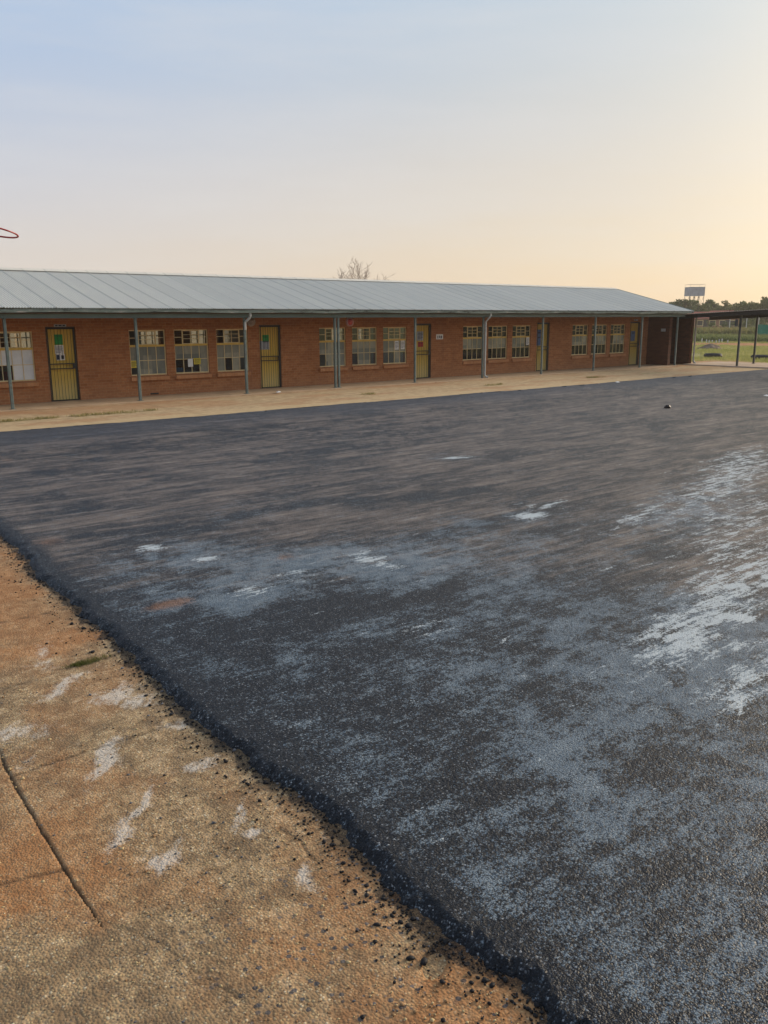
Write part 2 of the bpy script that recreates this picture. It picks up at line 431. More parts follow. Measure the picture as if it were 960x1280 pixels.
# pale slurry, blue sky sheen painted in: patchy, thick near the near corner
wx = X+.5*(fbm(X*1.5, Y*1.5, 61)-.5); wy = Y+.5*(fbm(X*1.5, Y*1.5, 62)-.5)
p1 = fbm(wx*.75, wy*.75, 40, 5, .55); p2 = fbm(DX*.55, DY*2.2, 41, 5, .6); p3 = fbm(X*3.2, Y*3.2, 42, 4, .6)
nz = sst(9.6, 6.6, dist+1.2*(fbm(X*.4, Y*.4, 43)-.5))  # near blue, mid brown: split by distance also paints the sky's reflected gradient
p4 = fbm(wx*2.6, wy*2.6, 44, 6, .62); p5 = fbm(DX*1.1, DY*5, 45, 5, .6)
film_sheen = nz*np.clip(.56+1.5*(p1-.52)+1.9*(p4-.5)+1.7*(p5-.5), .20, 1.0)*(.62+.38*sst(2.6, 4.6, X+.25*Y-1.2))
film_sheen += (1-nz)*.30*sst(.50, .72, p1)*sst(16, 8, dist)
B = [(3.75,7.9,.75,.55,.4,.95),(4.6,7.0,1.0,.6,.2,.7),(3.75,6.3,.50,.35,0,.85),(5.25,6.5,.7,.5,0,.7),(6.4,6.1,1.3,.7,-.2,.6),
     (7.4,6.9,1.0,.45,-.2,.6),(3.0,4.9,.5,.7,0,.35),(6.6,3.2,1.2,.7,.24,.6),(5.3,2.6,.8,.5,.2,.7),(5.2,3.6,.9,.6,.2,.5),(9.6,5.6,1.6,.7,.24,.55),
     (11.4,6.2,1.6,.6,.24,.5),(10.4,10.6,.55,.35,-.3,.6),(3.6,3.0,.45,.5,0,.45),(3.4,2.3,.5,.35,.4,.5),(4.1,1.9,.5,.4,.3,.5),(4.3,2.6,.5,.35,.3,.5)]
for cx, cy, rx, ry, an, st in B: film_sheen = film_sheen+st*blob(X+.35*(p3-.5), Y+.35*(p1-.5), cx, cy, rx, ry, an)*(.45+.9*sst(.35, .65, p3))
film_sheen -= .55*blob(X, Y, 3.2, 5.4, .8, .5, .2)+.35*blob(X, Y, 4.9, 5.2, .8, .5, 0)
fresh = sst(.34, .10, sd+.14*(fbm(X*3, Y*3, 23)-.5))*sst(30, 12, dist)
film_sheen = np.clip(film_sheen*(1-fresh), 0, 1.4)
# chalky scrape marks
sA = fbm(DX*2.0, DY*26, 50, 4, .6); sB = fbm(X*22, Y*2.5, 51, 4, .6); sC = fbm(DX*9, DY*11, 52, 4, .6)
wA = sum(st*blob(X, Y, *q) for *q, st in [(5.6,3.25,.9,.28,.24,.72),(6.6,3.5,1.4,.42,.24,.56),(5.0,2.48,.45,.24,.2,.78),(5.8,2.55,.6,.30,.2,.70),(9.0,5.85,.9,.28,.24,.60),
      (10.9,6.1,1.9,.42,.24,.47),(12.8,6.5,1.8,.40,.24,.48),(10.4,5.1,2.0,.65,.24,.42),(8.8,4.5,1.9,.65,.24,.40),(7.9,3.7,1.1,.45,.24,.48),(13.5,7.2,2,.5,.24,.42),(15.5,7.6,2.5,.6,.24,.42)])
wB = sum(st*blob(X, Y, *q) for *q, st in [(5.22,6.45,.20,.42,0,.90),(3.72,6.4,.22,.18,0,.85),(3.95,7.62,.16,.12,0,1.0),(3.70,8.38,.24,.18,0,.95),(4.35,6.6,.3,.3,0,.45)])
wC = sum(st*blob(X, Y, *q) for *q, st in [(7.95,6.74,.30,.14,-.2,1.0),(8.6,7.0,.5,.25,.1,.6),(10.45,10.6,.36,.20,-.35,1.0),(6.45,3.17,.09,.07,0,1.05),(7.2,3.62,.08,.05,0,1.1),(4.35,4.7,.35,.2,.4,.42)])
white = np.clip(wA, 0, 1.1)*.60 + .66*np.clip(wB, 0, 1.1) + .80*np.clip(wC, 0, 1.15) + .36*sst(12, 7, np.hypot(X-9.5, (Y-4.8)*1.4)+2*(p1-.5))
scratch = np.zeros_like(X)
for k in range(70):   # loose thin scratches
    cx, cy = RNG.uniform(4.5, 14), RNG.uniform(2.2, 8.5); scratch = scratch+.6*blob(X, Y, cx, cy, RNG.uniform(.06, .40), RNG.uniform(.006, .018), RNG.normal(.24, .22))
white = np.clip(white, 0, 1.15)
# brown dust, part warm sky sheen: middle of the yard; little on the strip along the far edge
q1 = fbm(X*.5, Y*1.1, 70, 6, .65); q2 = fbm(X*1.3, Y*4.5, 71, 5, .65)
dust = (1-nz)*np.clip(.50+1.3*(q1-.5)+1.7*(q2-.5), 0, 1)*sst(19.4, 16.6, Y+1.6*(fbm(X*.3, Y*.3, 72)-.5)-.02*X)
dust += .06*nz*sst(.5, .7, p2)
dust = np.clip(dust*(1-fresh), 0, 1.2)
farstrip = sst(15.6, 18.4, Y+1.6*(fbm(X*.3, Y*.3, 72)-.5)-.03*X)
rust = .9*blob(X+.2*(p3-.5), Y, 3.05, 6.55, .22, .14)+.6*blob(X, Y, 4.6, 7.15, .16, .16)+.6*blob(X, Y, 2.95, 9.4, .2, .3)+.5*blob(X, Y, 4.5, 1.75, .12, .12)
rust = rust+.5*sst(.62, .75, fbm(X*.9, Y*.9, 90, 5, .6))*sst(9, 12, dist)*sst(9, 4, X)
grit = sst(0.02, -.05, sdr)
def asphalt_mat():
    M = NM('fresh_asphalt', .5, .22)
    vc = M.sep(M.voro(M.pos, 135, out='Color')); sv = vc[0]
    vb = M.sep(M.voro(M.pos, 62, out='Color'))
    d = M.voro(M.pos, 135); d2 = M.voro(M.pos, 62)
    fine = M.noise(M.pos, 190, 3, .7); med = M.noise(M.pos, 30, 5, .7); lo = M.noise(M.pos, 6, 6, .7); big = M.noise(M.pos, 1.4, 6, .7)
    c = M.ramp(sv, [(0, (.0035, .0046, .0070)), (.55, (.008, .0105, .0155)), (.88, (.022, .027, .036)), (.96, (.070, .081, .096)), (1, (.25, .265, .285))])
    fl, du, wh, fr, ru, fs = [M.attr(k) for k in ('film_sheen', 'dust', 'white', 'fresh', 'rust', 'farstrip')]
    # a wide-band grain around zero: what decides whether a stone is coated or bare
    def cen(v, k): return M.math('MULTIPLY', M.math('SUBTRACT', v, .5), k)
    g1 = M.math('ADD', cen(sv, .55), cen(vb[0], .40))
    g2 = M.math('ADD', cen(med, 1.5), M.math('ADD', cen(lo, 1.5), cen(big, .9)))
    gr = M.math('ADD', g1, g2); gs = M.math('ADD', M.math('MULTIPLY', g1, .6), g2)
    streak = cen(M.noise(M.mapped(M.pos, (.30, 2.3, 1), rot=(0, 0, .06)), 1.6, 8, .70), 2.4)
    streak2 = cen(M.noise(M.mapped(M.pos, (.85, 7.5, 1), rot=(0, 0, -.10)), 1.6, 6, .72), 2.6)
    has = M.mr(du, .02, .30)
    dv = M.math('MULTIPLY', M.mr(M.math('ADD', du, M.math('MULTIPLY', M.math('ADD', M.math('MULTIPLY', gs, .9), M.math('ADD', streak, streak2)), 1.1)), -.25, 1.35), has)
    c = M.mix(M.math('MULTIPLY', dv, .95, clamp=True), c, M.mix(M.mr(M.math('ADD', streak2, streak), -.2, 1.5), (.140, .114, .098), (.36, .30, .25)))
    c = M.mix(M.math('MULTIPLY', fs, M.mr(M.math('ADD', gr, M.math('ADD', streak, streak2)), -.7, 1.0, .15, .85)), c, (.095, .105, .128))
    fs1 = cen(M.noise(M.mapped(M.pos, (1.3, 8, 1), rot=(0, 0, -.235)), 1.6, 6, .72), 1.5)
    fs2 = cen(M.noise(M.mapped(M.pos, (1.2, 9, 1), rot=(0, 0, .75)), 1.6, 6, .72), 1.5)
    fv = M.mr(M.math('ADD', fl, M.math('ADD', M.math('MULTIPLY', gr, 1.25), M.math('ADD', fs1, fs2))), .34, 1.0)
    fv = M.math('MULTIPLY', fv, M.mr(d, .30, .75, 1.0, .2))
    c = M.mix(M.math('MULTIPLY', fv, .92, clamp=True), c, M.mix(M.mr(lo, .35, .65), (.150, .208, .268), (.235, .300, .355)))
    ws = cen(M.noise(M.mapped(M.pos, (1.5, 13, 1), rot=(0, 0, -.235)), 1.0, 7, .76), 4.4)
    ws2 = cen(M.noise(M.mapped(M.pos, (3.2, 7, 1), rot=(0, 0, -.2)), 1.0, 6, .72), 2.6)
    wsum = M.math('ADD', wh, M.math('ADD', M.math('MULTIPLY', M.math('ADD', ws, ws2), .44), M.math('ADD', M.math('MULTIPLY', gr, .44), M.math('MULTIPLY', M.attr('scratch'), .5))))
    wv = M.math('MULTIPLY', M.mr(wsum, .78, .95), M.mr(wh, .08, .30))
    c = M.mix(M.math('MULTIPLY', wv, .92, clamp=True), c, (.50, .56, .59))
    rv = M.mr(M.math('ADD', ru, M.math('MULTIPLY', gr, .6)), .30, .9)
    c = M.mix(M.math('MULTIPLY', rv, .6), c, (.27, .125, .055))
    M.col(c)
    rg = M.math('ADD', M.mr(sv, 0, 1, .40, .62), M.math('MULTIPLY', fv, .16)); M.lk(rg, M.b.inputs['Roughness'])
    h = M.math('ADD', M.math('MULTIPLY', d, -1.0), M.math('ADD', M.math('MULTIPLY', d2, -1.1), M.math('MULTIPLY', fine, .25)))
    M.bump(h, .62, .0065); return M.m
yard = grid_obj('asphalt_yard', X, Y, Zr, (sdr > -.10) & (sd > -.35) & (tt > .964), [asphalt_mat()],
                dict(film_sheen=film_sheen, dust=dust, white=white, fresh=fresh, rust=rust, farstrip=farstrip, scratch=scratch))
tag(yard, kind='structure')
del X, Y, sd, sdr, Zr, DX, DY, wx, wy, p1, p2, p3, film_sheen, white, dust, sA, sB, sC, q1, q2, ragged

# ------------------------------------------------------------------ concrete pavement in the foreground
X, Y = polar(-48, 66, .9, 21, .1)
keep = (X < 2.95+.02*Y) & (X > -5) & (X-edge_x(Y) < .45)
Z = np.full(X.shape, -.045)
dist = np.hypot(X, Y)
wob = .022*(fbm(X*5, Y*5, 100, 4)-.5)+.016*(fbm(X*22, Y*22, 101, 3)-.5)
crack_pts = [(1.16, 5.0), (1.13, 4.75), (1.10, 4.42), (1.085, 4.08), (1.05, 3.58), (1.04, 3.30), (1.03, 3.1), (1.05, 2.95)]
dc = segdist(X+.7*wob, Y+.4*wob, crack_pts)
cw = .0095*sst(2.98, 3.6, Y)*(.55+.9*vnoise(X*9, Y*9, 106))+.001
crack = sst(1.0, .15, dc/cw)
joints = [[(-3, 5.75), (1.4, 5.78), (1.97, 5.83), (2.3, 5.88)], [(1.10, 4.56), (2.10, 4.56)], [(-2, 7.18), (1.8, 7.16), (2.45, 7.14)], [(-2, 3.72), (.79, 3.64), (1.04, 3.56)], [(1.13, 5.0), (1.16, 7.2), (1.2, 8.6)], [(-2, 8.62), (2.6, 8.55)]]
joint = np.zeros_like(X)
for j, jj in enumerate(joints): joint = np.maximum(joint, (.85 if j != 4 else .4)*sst(.020, .004, segdist(X+.5*wob, Y+.6*wob, jj))*(.35+.65*sst(.25, .5, fbm(X*2.5, Y*2.5, 110+j))))
small = sst(.010, .002, segdist(X, Y, [(1.98, 3.2), (2.0, 3.05), (1.96, 2.92), (1.99, 2.80)])+.5*wob)+sst(.010, .002, segdist(X, Y, [(1.06, 3.1), (1.18, 2.85), (1.22, 2.6), (1.3, 2.3)])+1.2*wob)*.5
pit = blob(X+wob, Y, 1.95, 2.05, .105, .065, .5)
Z += -.014*crack -.006*joint -.004*small -.020*sst(.3, .9, pit)
Z += .010*(fbm(X*1.2, Y*1.2, 120, 3)-.5)+.005*(fbm(X*14, Y*14, 121, 3)-.5)+.0022*(vnoise(X*70, Y*70, 122)-.5)*sst(5, 3, dist)
ed = X-edge_x(Y)
f1 = fbm(X*1.1, Y*1.1, 130, 5, .6); f2 = fbm(X*4, Y*4, 131, 5, .6)
soil = 1.0*sst(.48, .64, f1)*sst(5.6, 6.6, Y)+.55*sst(.55, .7, f1)
for cx, cy, rx, ry, s in [(1.0, 3.75, .35, .30, .9), (.98, 3.55, .25, .2, .6), (1.95, 2.0, .35, .16, 1.0), (2.0, 1.75, .35, .2, .8), (1.75, 1.85, .3, .18, .6), (1.9, 2.5, .3, .2, .5), (1.9, 6.6, .6, .5, .9), (1.7, 7.3, .6, .5, 1.1), (2.0, 8.5, .7, .8, 1.1), (1.3, 2.1, .1, .2, .6), (2.0, 3.6, .14, .3, .3)]:
    soil = soil+s*blob(X+.25*(f2-.5), Y+.25*(f1-.5), cx, cy, rx, ry)
soil += sst(8.4, 10.0, Y+.8*(f1-.5))*.7
soil = np.clip(soil*(.30+1.0*f2), 0, 1.0)
chalk = np.zeros_like(X)
for cx, cy, rx, ry, an, s in [(1.76,5.56,.07,.26,-.9,.95),(1.97,5.20,.14,.22,-1.0,1.0),(2.06,4.96,.10,.12,-.8,.85),(1.56,4.36,.055,.22,-.75,1.0),(1.66,4.52,.05,.12,-.8,.9),(1.47,3.80,.03,.26,-.75,.85),(1.34,3.60,.045,.10,-.7,.95),(1.56,3.86,.03,.12,-.7,.7),
      (1.42,3.34,.075,.085,-.4,1.2),(1.50,3.42,.03,.10,-.7,.8),(1.97,4.02,.08,.13,-.8,1.05),(1.90,3.42,.032,.17,-.75,1.0),(1.84,3.22,.05,.055,0,1.15),(1.86,2.80,.05,.075,-.5,1.0),(1.2,4.66,.06,.08,-.8,.85),(1.17,5.35,.07,.34,-.3,.85),(1.28,5.1,.10,.10,0,.6),(1.45,6.2,.06,.45,-.2,.7),(1.85,6.25,.06,.25,-.3,.75),(1.6,6.7,.05,.3,-.3,.6),(2.08,4.55,.10,.07,-.3,.85),(1.35,5.0,.2,.15,0,.4),(2.08,2.95,.05,.05,0,.6),(1.75,6.0,.12,.10,0,.5)]:
    chalk = chalk+s*blob(X+.09*(f2-.5), Y+.12*(vnoise(X*6, Y*6, 140)-.5), cx, cy, rx, ry, an)
cu, cv_ = rotc(X, Y, .80)
chalk = np.clip(chalk*(.10+1.6*fbm(cu*6, cv_*34, 141, 5, .65)), 0, 1.15)
greyp = np.clip(sst(3.4, 2.6, Y+.6*(f1-.5)+.35*np.abs(X-1.7))*sst(1.05, 1.35, X)+.5*sst(.16, .02, -ed-.05)*sst(.4, .6, f2), 0, 1)
tar = sst(-.10, .02, ed+.22*(fbm(X*8, Y*8, 150, 5, .65)-.5))
moss = .9*blob(X+.05*(f2-.5), Y, 2.02, 5.86, .11, .035)
def pave_mat():
    M = NM('exposed_aggregate', .85, .2)
    v1c = M.sep(M.voro(M.pos, 85, out='Color')); d1 = M.voro(M.pos, 85); d0 = M.voro(M.pos, 38); v0 = M.sep(M.voro(M.pos, 38, out='Color'))
    fine = M.noise(M.pos, 150, 3, .7); med = M.noise(M.pos, 18, 5, .65); lo = M.noise(M.pos, 2.2, 5, .6)
    c = M.ramp(med, [(.3, (.28, .185, .097)), (.55, (.41, .285, .157)), (.75, (.52, .385, .235))])
    c = M.mix(M.mr(lo, .4, .7, 0, .35), c, (.30, .205, .115))
    peb = M.ramp(v1c[0], [(0, (.05, .040, .032)), (.22, (.17, .115, .065)), (.5, (.34, .23, .12)), (.72, (.48, .35, .18)), (.88, (.66, .52, .28)), (1, (.80, .72, .52))])
    c = M.mix(M.mr(d1, .58, .34, 0, .76), c, peb)
    bl = M.noise(M.pos, 6.5, 6, .7)
    c = M.mix(M.mr(bl, .36, .62, .72, 0), c, (.150, .100, .058))
    c = M.mix(M.mr(bl, .52, .72, 0, .42), c, (.58, .44, .28))
    soil, chalk, crack, gp, tar, moss = [M.attr(k) for k in ('soil', 'chalk', 'crack', 'greyp', 'tar', 'moss')]
    sv = M.math('MULTIPLY', soil, M.mr(fine, .25, .6, .55, 1.0))
    c = M.mix(M.math('MULTIPLY', sv, .66, clamp=True), c, M.ramp(med, [(.3, (.33, .125, .038)), (.7, (.46, .215, .080))]))
    gsel = M.math('MULTIPLY', M.mr(v0[1], .80, .86), M.mr(d0, .46, .38))
    c = M.mix(M.math('MULTIPLY', gsel, M.math('ADD', M.math('MULTIPLY', gp, .80), .08)), c, M.ramp(v0[2], [(0, (.045, .045, .05)), (1, (.15, .15, .155))]))
    cv = M.mr(M.math('ADD', chalk, M.math('MULTIPLY', M.math('ADD', M.math('SUBTRACT', M.math('ADD', fine, M.math('MULTIPLY', med, 1.6)), 1.3), M.math('MULTIPLY', v1c[1], .25)), 1.0)), .34, 1.12)
    c = M.mix(M.math('MULTIPLY', cv, .72), c, (.64, .58, .50))
    tsel = M.mr(M.math('ADD', tar, M.math('MULTIPLY', M.math('SUBTRACT', med, .5), 1.1)), .42, .62)
    tsel = M.math('MULTIPLY', tsel, M.mr(fine, .38, .55, .45, 1.0))
    c = M.mix(M.math('MULTIPLY', tsel, .85), c, (.020, .019, .019))
    c = M.mix(M.mr(M.math('ADD', moss, M.math('SUBTRACT', med, .5)), .3, .6, 0, .8), c, (.10, .12, .03))
    c = M.mix(M.math('MULTIPLY', crack, .88, clamp=True), c, (.028, .020, .014))
    M.col(c)
    h = M.math('ADD', M.math('MULTIPLY', d1, -1.0), M.math('ADD', M.math('MULTIPLY', fine, .3), M.math('MULTIPLY', d0, -.7)))
    M.bump(h, .7, .006); return M.m
pv = grid_obj('concrete_pavement', X, Y, Z, keep, [pave_mat()], dict(soil=soil, chalk=chalk, crack=np.clip(crack+.75*joint+.6*small, 0, 1), greyp=greyp, tar=tar, moss=moss))
tag(pv, kind='structure')
del X, Y, Z

# the same two surfaces carried on round the camera's feet, outside the picture
for nm, x0, x1, z, mt in (('concrete_pavement', -5, 2.16, -.056, pv.data.materials[0]), ('asphalt_yard', 2.45, 40, -.026, yard.data.materials[0])):
    gx_, gy_ = np.meshgrid(np.linspace(x0, x1, 60), np.linspace(-7, 3.2, 40))
    tag(grid_obj(nm, gx_, gy_, np.full(gx_.shape, z), np.ones(gx_.shape, bool), [mt], {}), kind='structure')
# loose stones: crumbs of asphalt along the edge, pebbles weathered out of the concrete
def stones(name, P, S, mats, mi):
    ph = (1+5**.5)/2
    iv = np.array([(-1,ph,0),(1,ph,0),(-1,-ph,0),(1,-ph,0),(0,-1,ph),(0,1,ph),(0,-1,-ph),(0,1,-ph),(ph,0,-1),(ph,0,1),(-ph,0,-1),(-ph,0,1)])/1.9
    tf = np.array([(0,11,5),(0,5,1),(0,1,7),(0,7,10),(0,10,11),(1,5,9),(5,11,4),(11,10,2),(10,7,6),(7,1,8),(3,9,4),(3,4,2),(3,2,6),(3,6,8),(3,8,9),(4,9,5),(2,4,11),(6,2,10),(8,6,7),(9,8,1)])
    n = len(P); V = iv[None]*(1+.30*(RNG.random((n, 12, 1))-.5)*2)
    V = V*S[:, None, None]*np.stack([RNG.uniform(.7, 1.3, n), RNG.uniform(.7, 1.3, n), RNG.uniform(.45, .8, n)], 1)[:, None]
    a = RNG.uniform(0, 6.28, n); c, s = np.cos(a)[:, None], np.sin(a)[:, None]
    V = np.stack([V[..., 0]*c-V[..., 1]*s, V[..., 0]*s+V[..., 1]*c, V[..., 2]], -1)+P[:, None]
    F = (tf[None]+12*np.arange(n)[:, None, None]).reshape(-1, 3)
    me = bpy.data.meshes.new(name); me.vertices.add(n*12); me.vertices.foreach_set('co', V.astype(np.float32).ravel())
    me.loops.add(F.size); me.loops.foreach_set('vertex_index', F.astype(np.int32).ravel())
    me.polygons.add(len(F)); me.polygons.foreach_set('loop_start', np.arange(0, F.size, 3, dtype=np.int32))
    for m in mats: me.materials.append(m)
    me.polygons.foreach_set('material_index', np.repeat(mi, 20).astype(np.int32)); me.update(calc_edges=True)
    o = bpy.data.objects.new(name, me); COL.objects.link(o); return o
n = 2300
yy = RNG.uniform(.8, 1, n)**0*(1.0+9.5*RNG.random(n)**1.5); off = -RNG.exponential(.085, n)+.015
P = np.stack([edge_x(yy)+off, yy, np.where(off > .02, -.02, -.043)+.002], 1)
S = np.clip(RNG.lognormal(-5.25, .42, n), .002, .017)
mA = paint('tar_crumb', (.014, .014, .016), .4, .65, 60, .2); mB_ = paint('grey_chip', (.14, .14, .15), .4, .7, 60)
tag(stones('asphalt_crumbs', P, S, [mA, mB_], (RNG.random(n) > .95).astype(int)), 'black asphalt crumbs scattered along the raw edge of the fresh asphalt', 'crumbs', kind='stuff')
n = 5200
yy = 1.2+4.5*RNG.random(n)**1.6; xx = RNG.uniform(.2, 2.05, n)
k = xx < edge_x(yy)-.06; xx, yy = xx[k], yy[k]; n = len(xx)
P = np.stack([xx, yy, np.full(n, -.0445)], 1); S = np.clip(RNG.lognormal(-5.55, .38, n), .0015, .011)
mC = paint('pale_pebble', (.46, .35, .18), .3, .7, 80); mD = paint('brown_pebble', (.24, .14, .065), .35, .8, 80); mE = paint('grey_pebble', (.10, .10, .105), .4, .7, 80)
tag(stones('loose_pebbles', P, S, [mC, mD, mE], RNG.choice([0, 1, 2], n, p=[.38, .44, .18])), 'small loose pebbles weathered out of the tan concrete pavement', 'pebbles', kind='stuff')

# ------------------------------------------------------------------ apron between asphalt and verandah
xs = np.linspace(-9, 46, 560); ys = np.linspace(18.6, 26.0, 150)
X, Y = np.meshgrid(xs, ys)
Z = -.014+.02*(fbm(X*.8, Y*.8, 200, 4)-.5)+.012*sst(20, 24, Y)
t1 = fbm(X*.5, Y*1.2, 201, 5, .6)
red = sst(.5, .68, t1)*.8+.8*sst(23.2, 24.2, Y+1.0*(fbm(X*.6, Y*.6, 202)-.5))*.6+.7*blob(X, Y, 6.5, 23.6, 1.6, .8)
grass = sst(.16, .03, np.abs(Y-21.75-.25*(fbm(X*.4, X*0, 205)-.5)))*sst(.46, .60, fbm(X*.45, Y*.3, 206))
pale = sst(21.2, 20.0, Y+.5*(t1-.5))
jt = np.maximum(sst(.05, .01, np.abs((X/3.0-np.floor(X/3.0))-.5)*3.0), sst(.05, .01, np.abs(Y-21.75)))*.5
def apron_mat():
    M = NM('apron_concrete', .9, .15)
    med = M.noise(M.pos, 4, 6, .65); fine = M.noise(M.pos, 40, 3, .6)
    c = M.ramp(med, [(.3, (.32, .225, .125)), (.55, (.45, .33, .195)), (.75, (.55, .42, .26))])
    c = M.mix(M.math('MULTIPLY', M.attr('pale'), .5), c, (.52, .39, .22))
    c = M.mix(M.math('MULTIPLY', M.attr('red'), .55), c, (.36, .18, .085))
    c = M.mix(M.math('MULTIPLY', M.attr('jt'), M.mr(fine, .3, .7)), c, (.13, .10, .05))
    c = M.mix(M.mr(M.math('ADD', M.attr('grass'), M.math('SUBTRACT', fine, .5)), .3, .8, 0, .8), c, (.26, .22, .09))
    M.col(c); M.bump(med, .4, .03); return M.m
ap = grid_obj('apron', X, Y, Z, np.ones(X.shape, bool), [apron_mat()], dict(red=red, grass=grass, pale=pale, jt=jt))
tag(ap, kind='structure')
fl_ = MB(); fl_.bevbox(-8, 39.25, 24.0, 25.86, -.05, .022, .01)
tag(fl_.build('verandah_floor', MAT['slab']), kind='structure')

# ------------------------------------------------------------------ school building
YP, X0P, SP = 24.34, 7.03, 3.6785      # verandah posts
YW, TH = 25.80, .23                     # front wall face, wall thickness
XA, XB, YB = -6.0, 39.7, 33.0
bld = empty('school_building', (17, 25.8, 0))
tag(bld, 'long low brick school block with grey green corrugated roof and posted verandah', 'school building')
def pt(mb, name, mats, parent=bld, **k):
    o = mb.build(name, mats, parent, **k)
    if parent is bld: o.matrix_parent_inverse = Matrix.Translation(bld.location).inverted()
    return o
WIN = [3.83, 5.34, 6.97, 11.11, 12.63, 14.15, 18.36, 19.87, 21.39, 25.74, 27.27, 28.81, 33.0, 34.5, 36.0]
WW, WZ0, WZ1 = 1.22, .665, 2.08
DOORS = [8.57, 15.82, 23.04, 30.45, 37.62]
DW, DZ = .88, 2.20
def wall_mesh(x0, x1, y0, y1, z0, z1, openings):
    xs = sorted({x0, x1, *[o[0] for o in openings], *[o[1] for o in openings]})
    m = MB()
    for a, b in zip(xs[:-1], xs[1:]):
        cuts = sorted([(o[2], o[3]) for o in openings if o[0] <= a+1e-6 and o[1] >= b-1e-6])
        z = z0
        for c, d in cuts:
            if c > z+1e-6: m.box(a, b, y0, y1, z, c)
            z = d
        if z < z1-1e-6: m.box(a, b, y0, y1, z, z1)
    return m
ops = [(x, x+WW, WZ0, WZ1) for x in WIN]+[(x, x+DW, -.06, DZ) for x in DOORS]
pt(wall_mesh(XA, 39.2, YW, YW+TH, -.06, 2.66, ops), 'wall', MAT['brick'])
# end store that projects to the post line and closes the verandah
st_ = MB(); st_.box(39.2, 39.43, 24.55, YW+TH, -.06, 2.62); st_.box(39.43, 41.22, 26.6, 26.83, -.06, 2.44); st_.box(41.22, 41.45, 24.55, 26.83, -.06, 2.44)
MAT['shaded_store_brick'] = brick_mat('shaded_brick')  # same brick with the end wall's shade put into its colours
for kk, vv in (('Color1', (.075, .025, .012, 1)), ('Color2', (.115, .038, .018, 1)), ('Mortar', (.08, .042, .026, 1))): MAT['shaded_store_brick'].node_tree.nodes['Brick Texture'].inputs[kk].default_value = vv
pt(st_, 'store_wall', MAT['shaded_store_brick'])
st_ = MB(); st_.box(39.43, 41.47, 24.5, 26.85, 2.442, 2.50); pt(st_, 'store_roof', MAT['ceiling'])
# back wall with windows, gables, partitions, floor and ceilings
bops = []
for c in range(6):
    for j in range(4): bops.append((-4.9+c*7.28+j*1.55, -4.9+c*7.28+j*1.55+1.25, 1.0, 2.15))
pt(wall_mesh(XA, XB, YB, YB+TH, -.06, 2.66, bops), 'wall', MAT['brick'])
for a, b, c, d in bops:
    bm_ = MB()
    for t in (.25, .5, .75): bm_.box(a+(b-a)*t-.018, a+(b-a)*t+.018, YB+.1, YB+.13, c, d)
    for t in (.33, .66): bm_.box(a, b, YB+.102, YB+.128, c+(d-c)*t-.018, c+(d-c)*t+.018)
    pt(bm_, 'rear_window_bars', MAT['cream'])
for x in (XA, XB-TH):
    g = MB(); g.add([(x, YW+TH, -.06), (x, YB, -.06), (x, YB, 2.66), (x, 29.4, 3.75), (x, YW+TH, 2.66), (x+TH, YW+TH, -.06), (x+TH, YB, -.06), (x+TH, YB, 2.66), (x+TH, 29.4, 3.75), (x+TH, YW+TH, 2.66)],
          [(0,1,2,3,4), (9,8,7,6,5), (0,5,6,1), (1,6,7,2), (2,7,8,3), (3,8,9,4), (4,9,5,0)])
    pt(g, 'gable_wall', MAT['brick'])
for c in range(7):
    x = -5.6+c*7.28-.1
    if XA+.3 < x < XB-.5: g = MB(); g.box(x+2.62, x+2.75, YW+TH+.002, YB-.002, .0, 2.64); pt(g, 'partition_wall', MAT['plaster'])
g = MB(); g.box(XA+TH, XB-TH, YW+TH, YB, -.05, .012); pt(g, 'classroom_floor', MAT['inside_floor'])
g = MB(); g.box(XA+TH, XB-TH, YW+TH+.002, YB-.002, 2.645, 2.66); pt(g, 'ceiling', MAT['plaster'])
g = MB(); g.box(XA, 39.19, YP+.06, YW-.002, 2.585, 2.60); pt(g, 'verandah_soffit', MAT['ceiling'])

# windows
def lower(code): return [c for c in code]
PANES = {3: 'pppp/ypppp'}
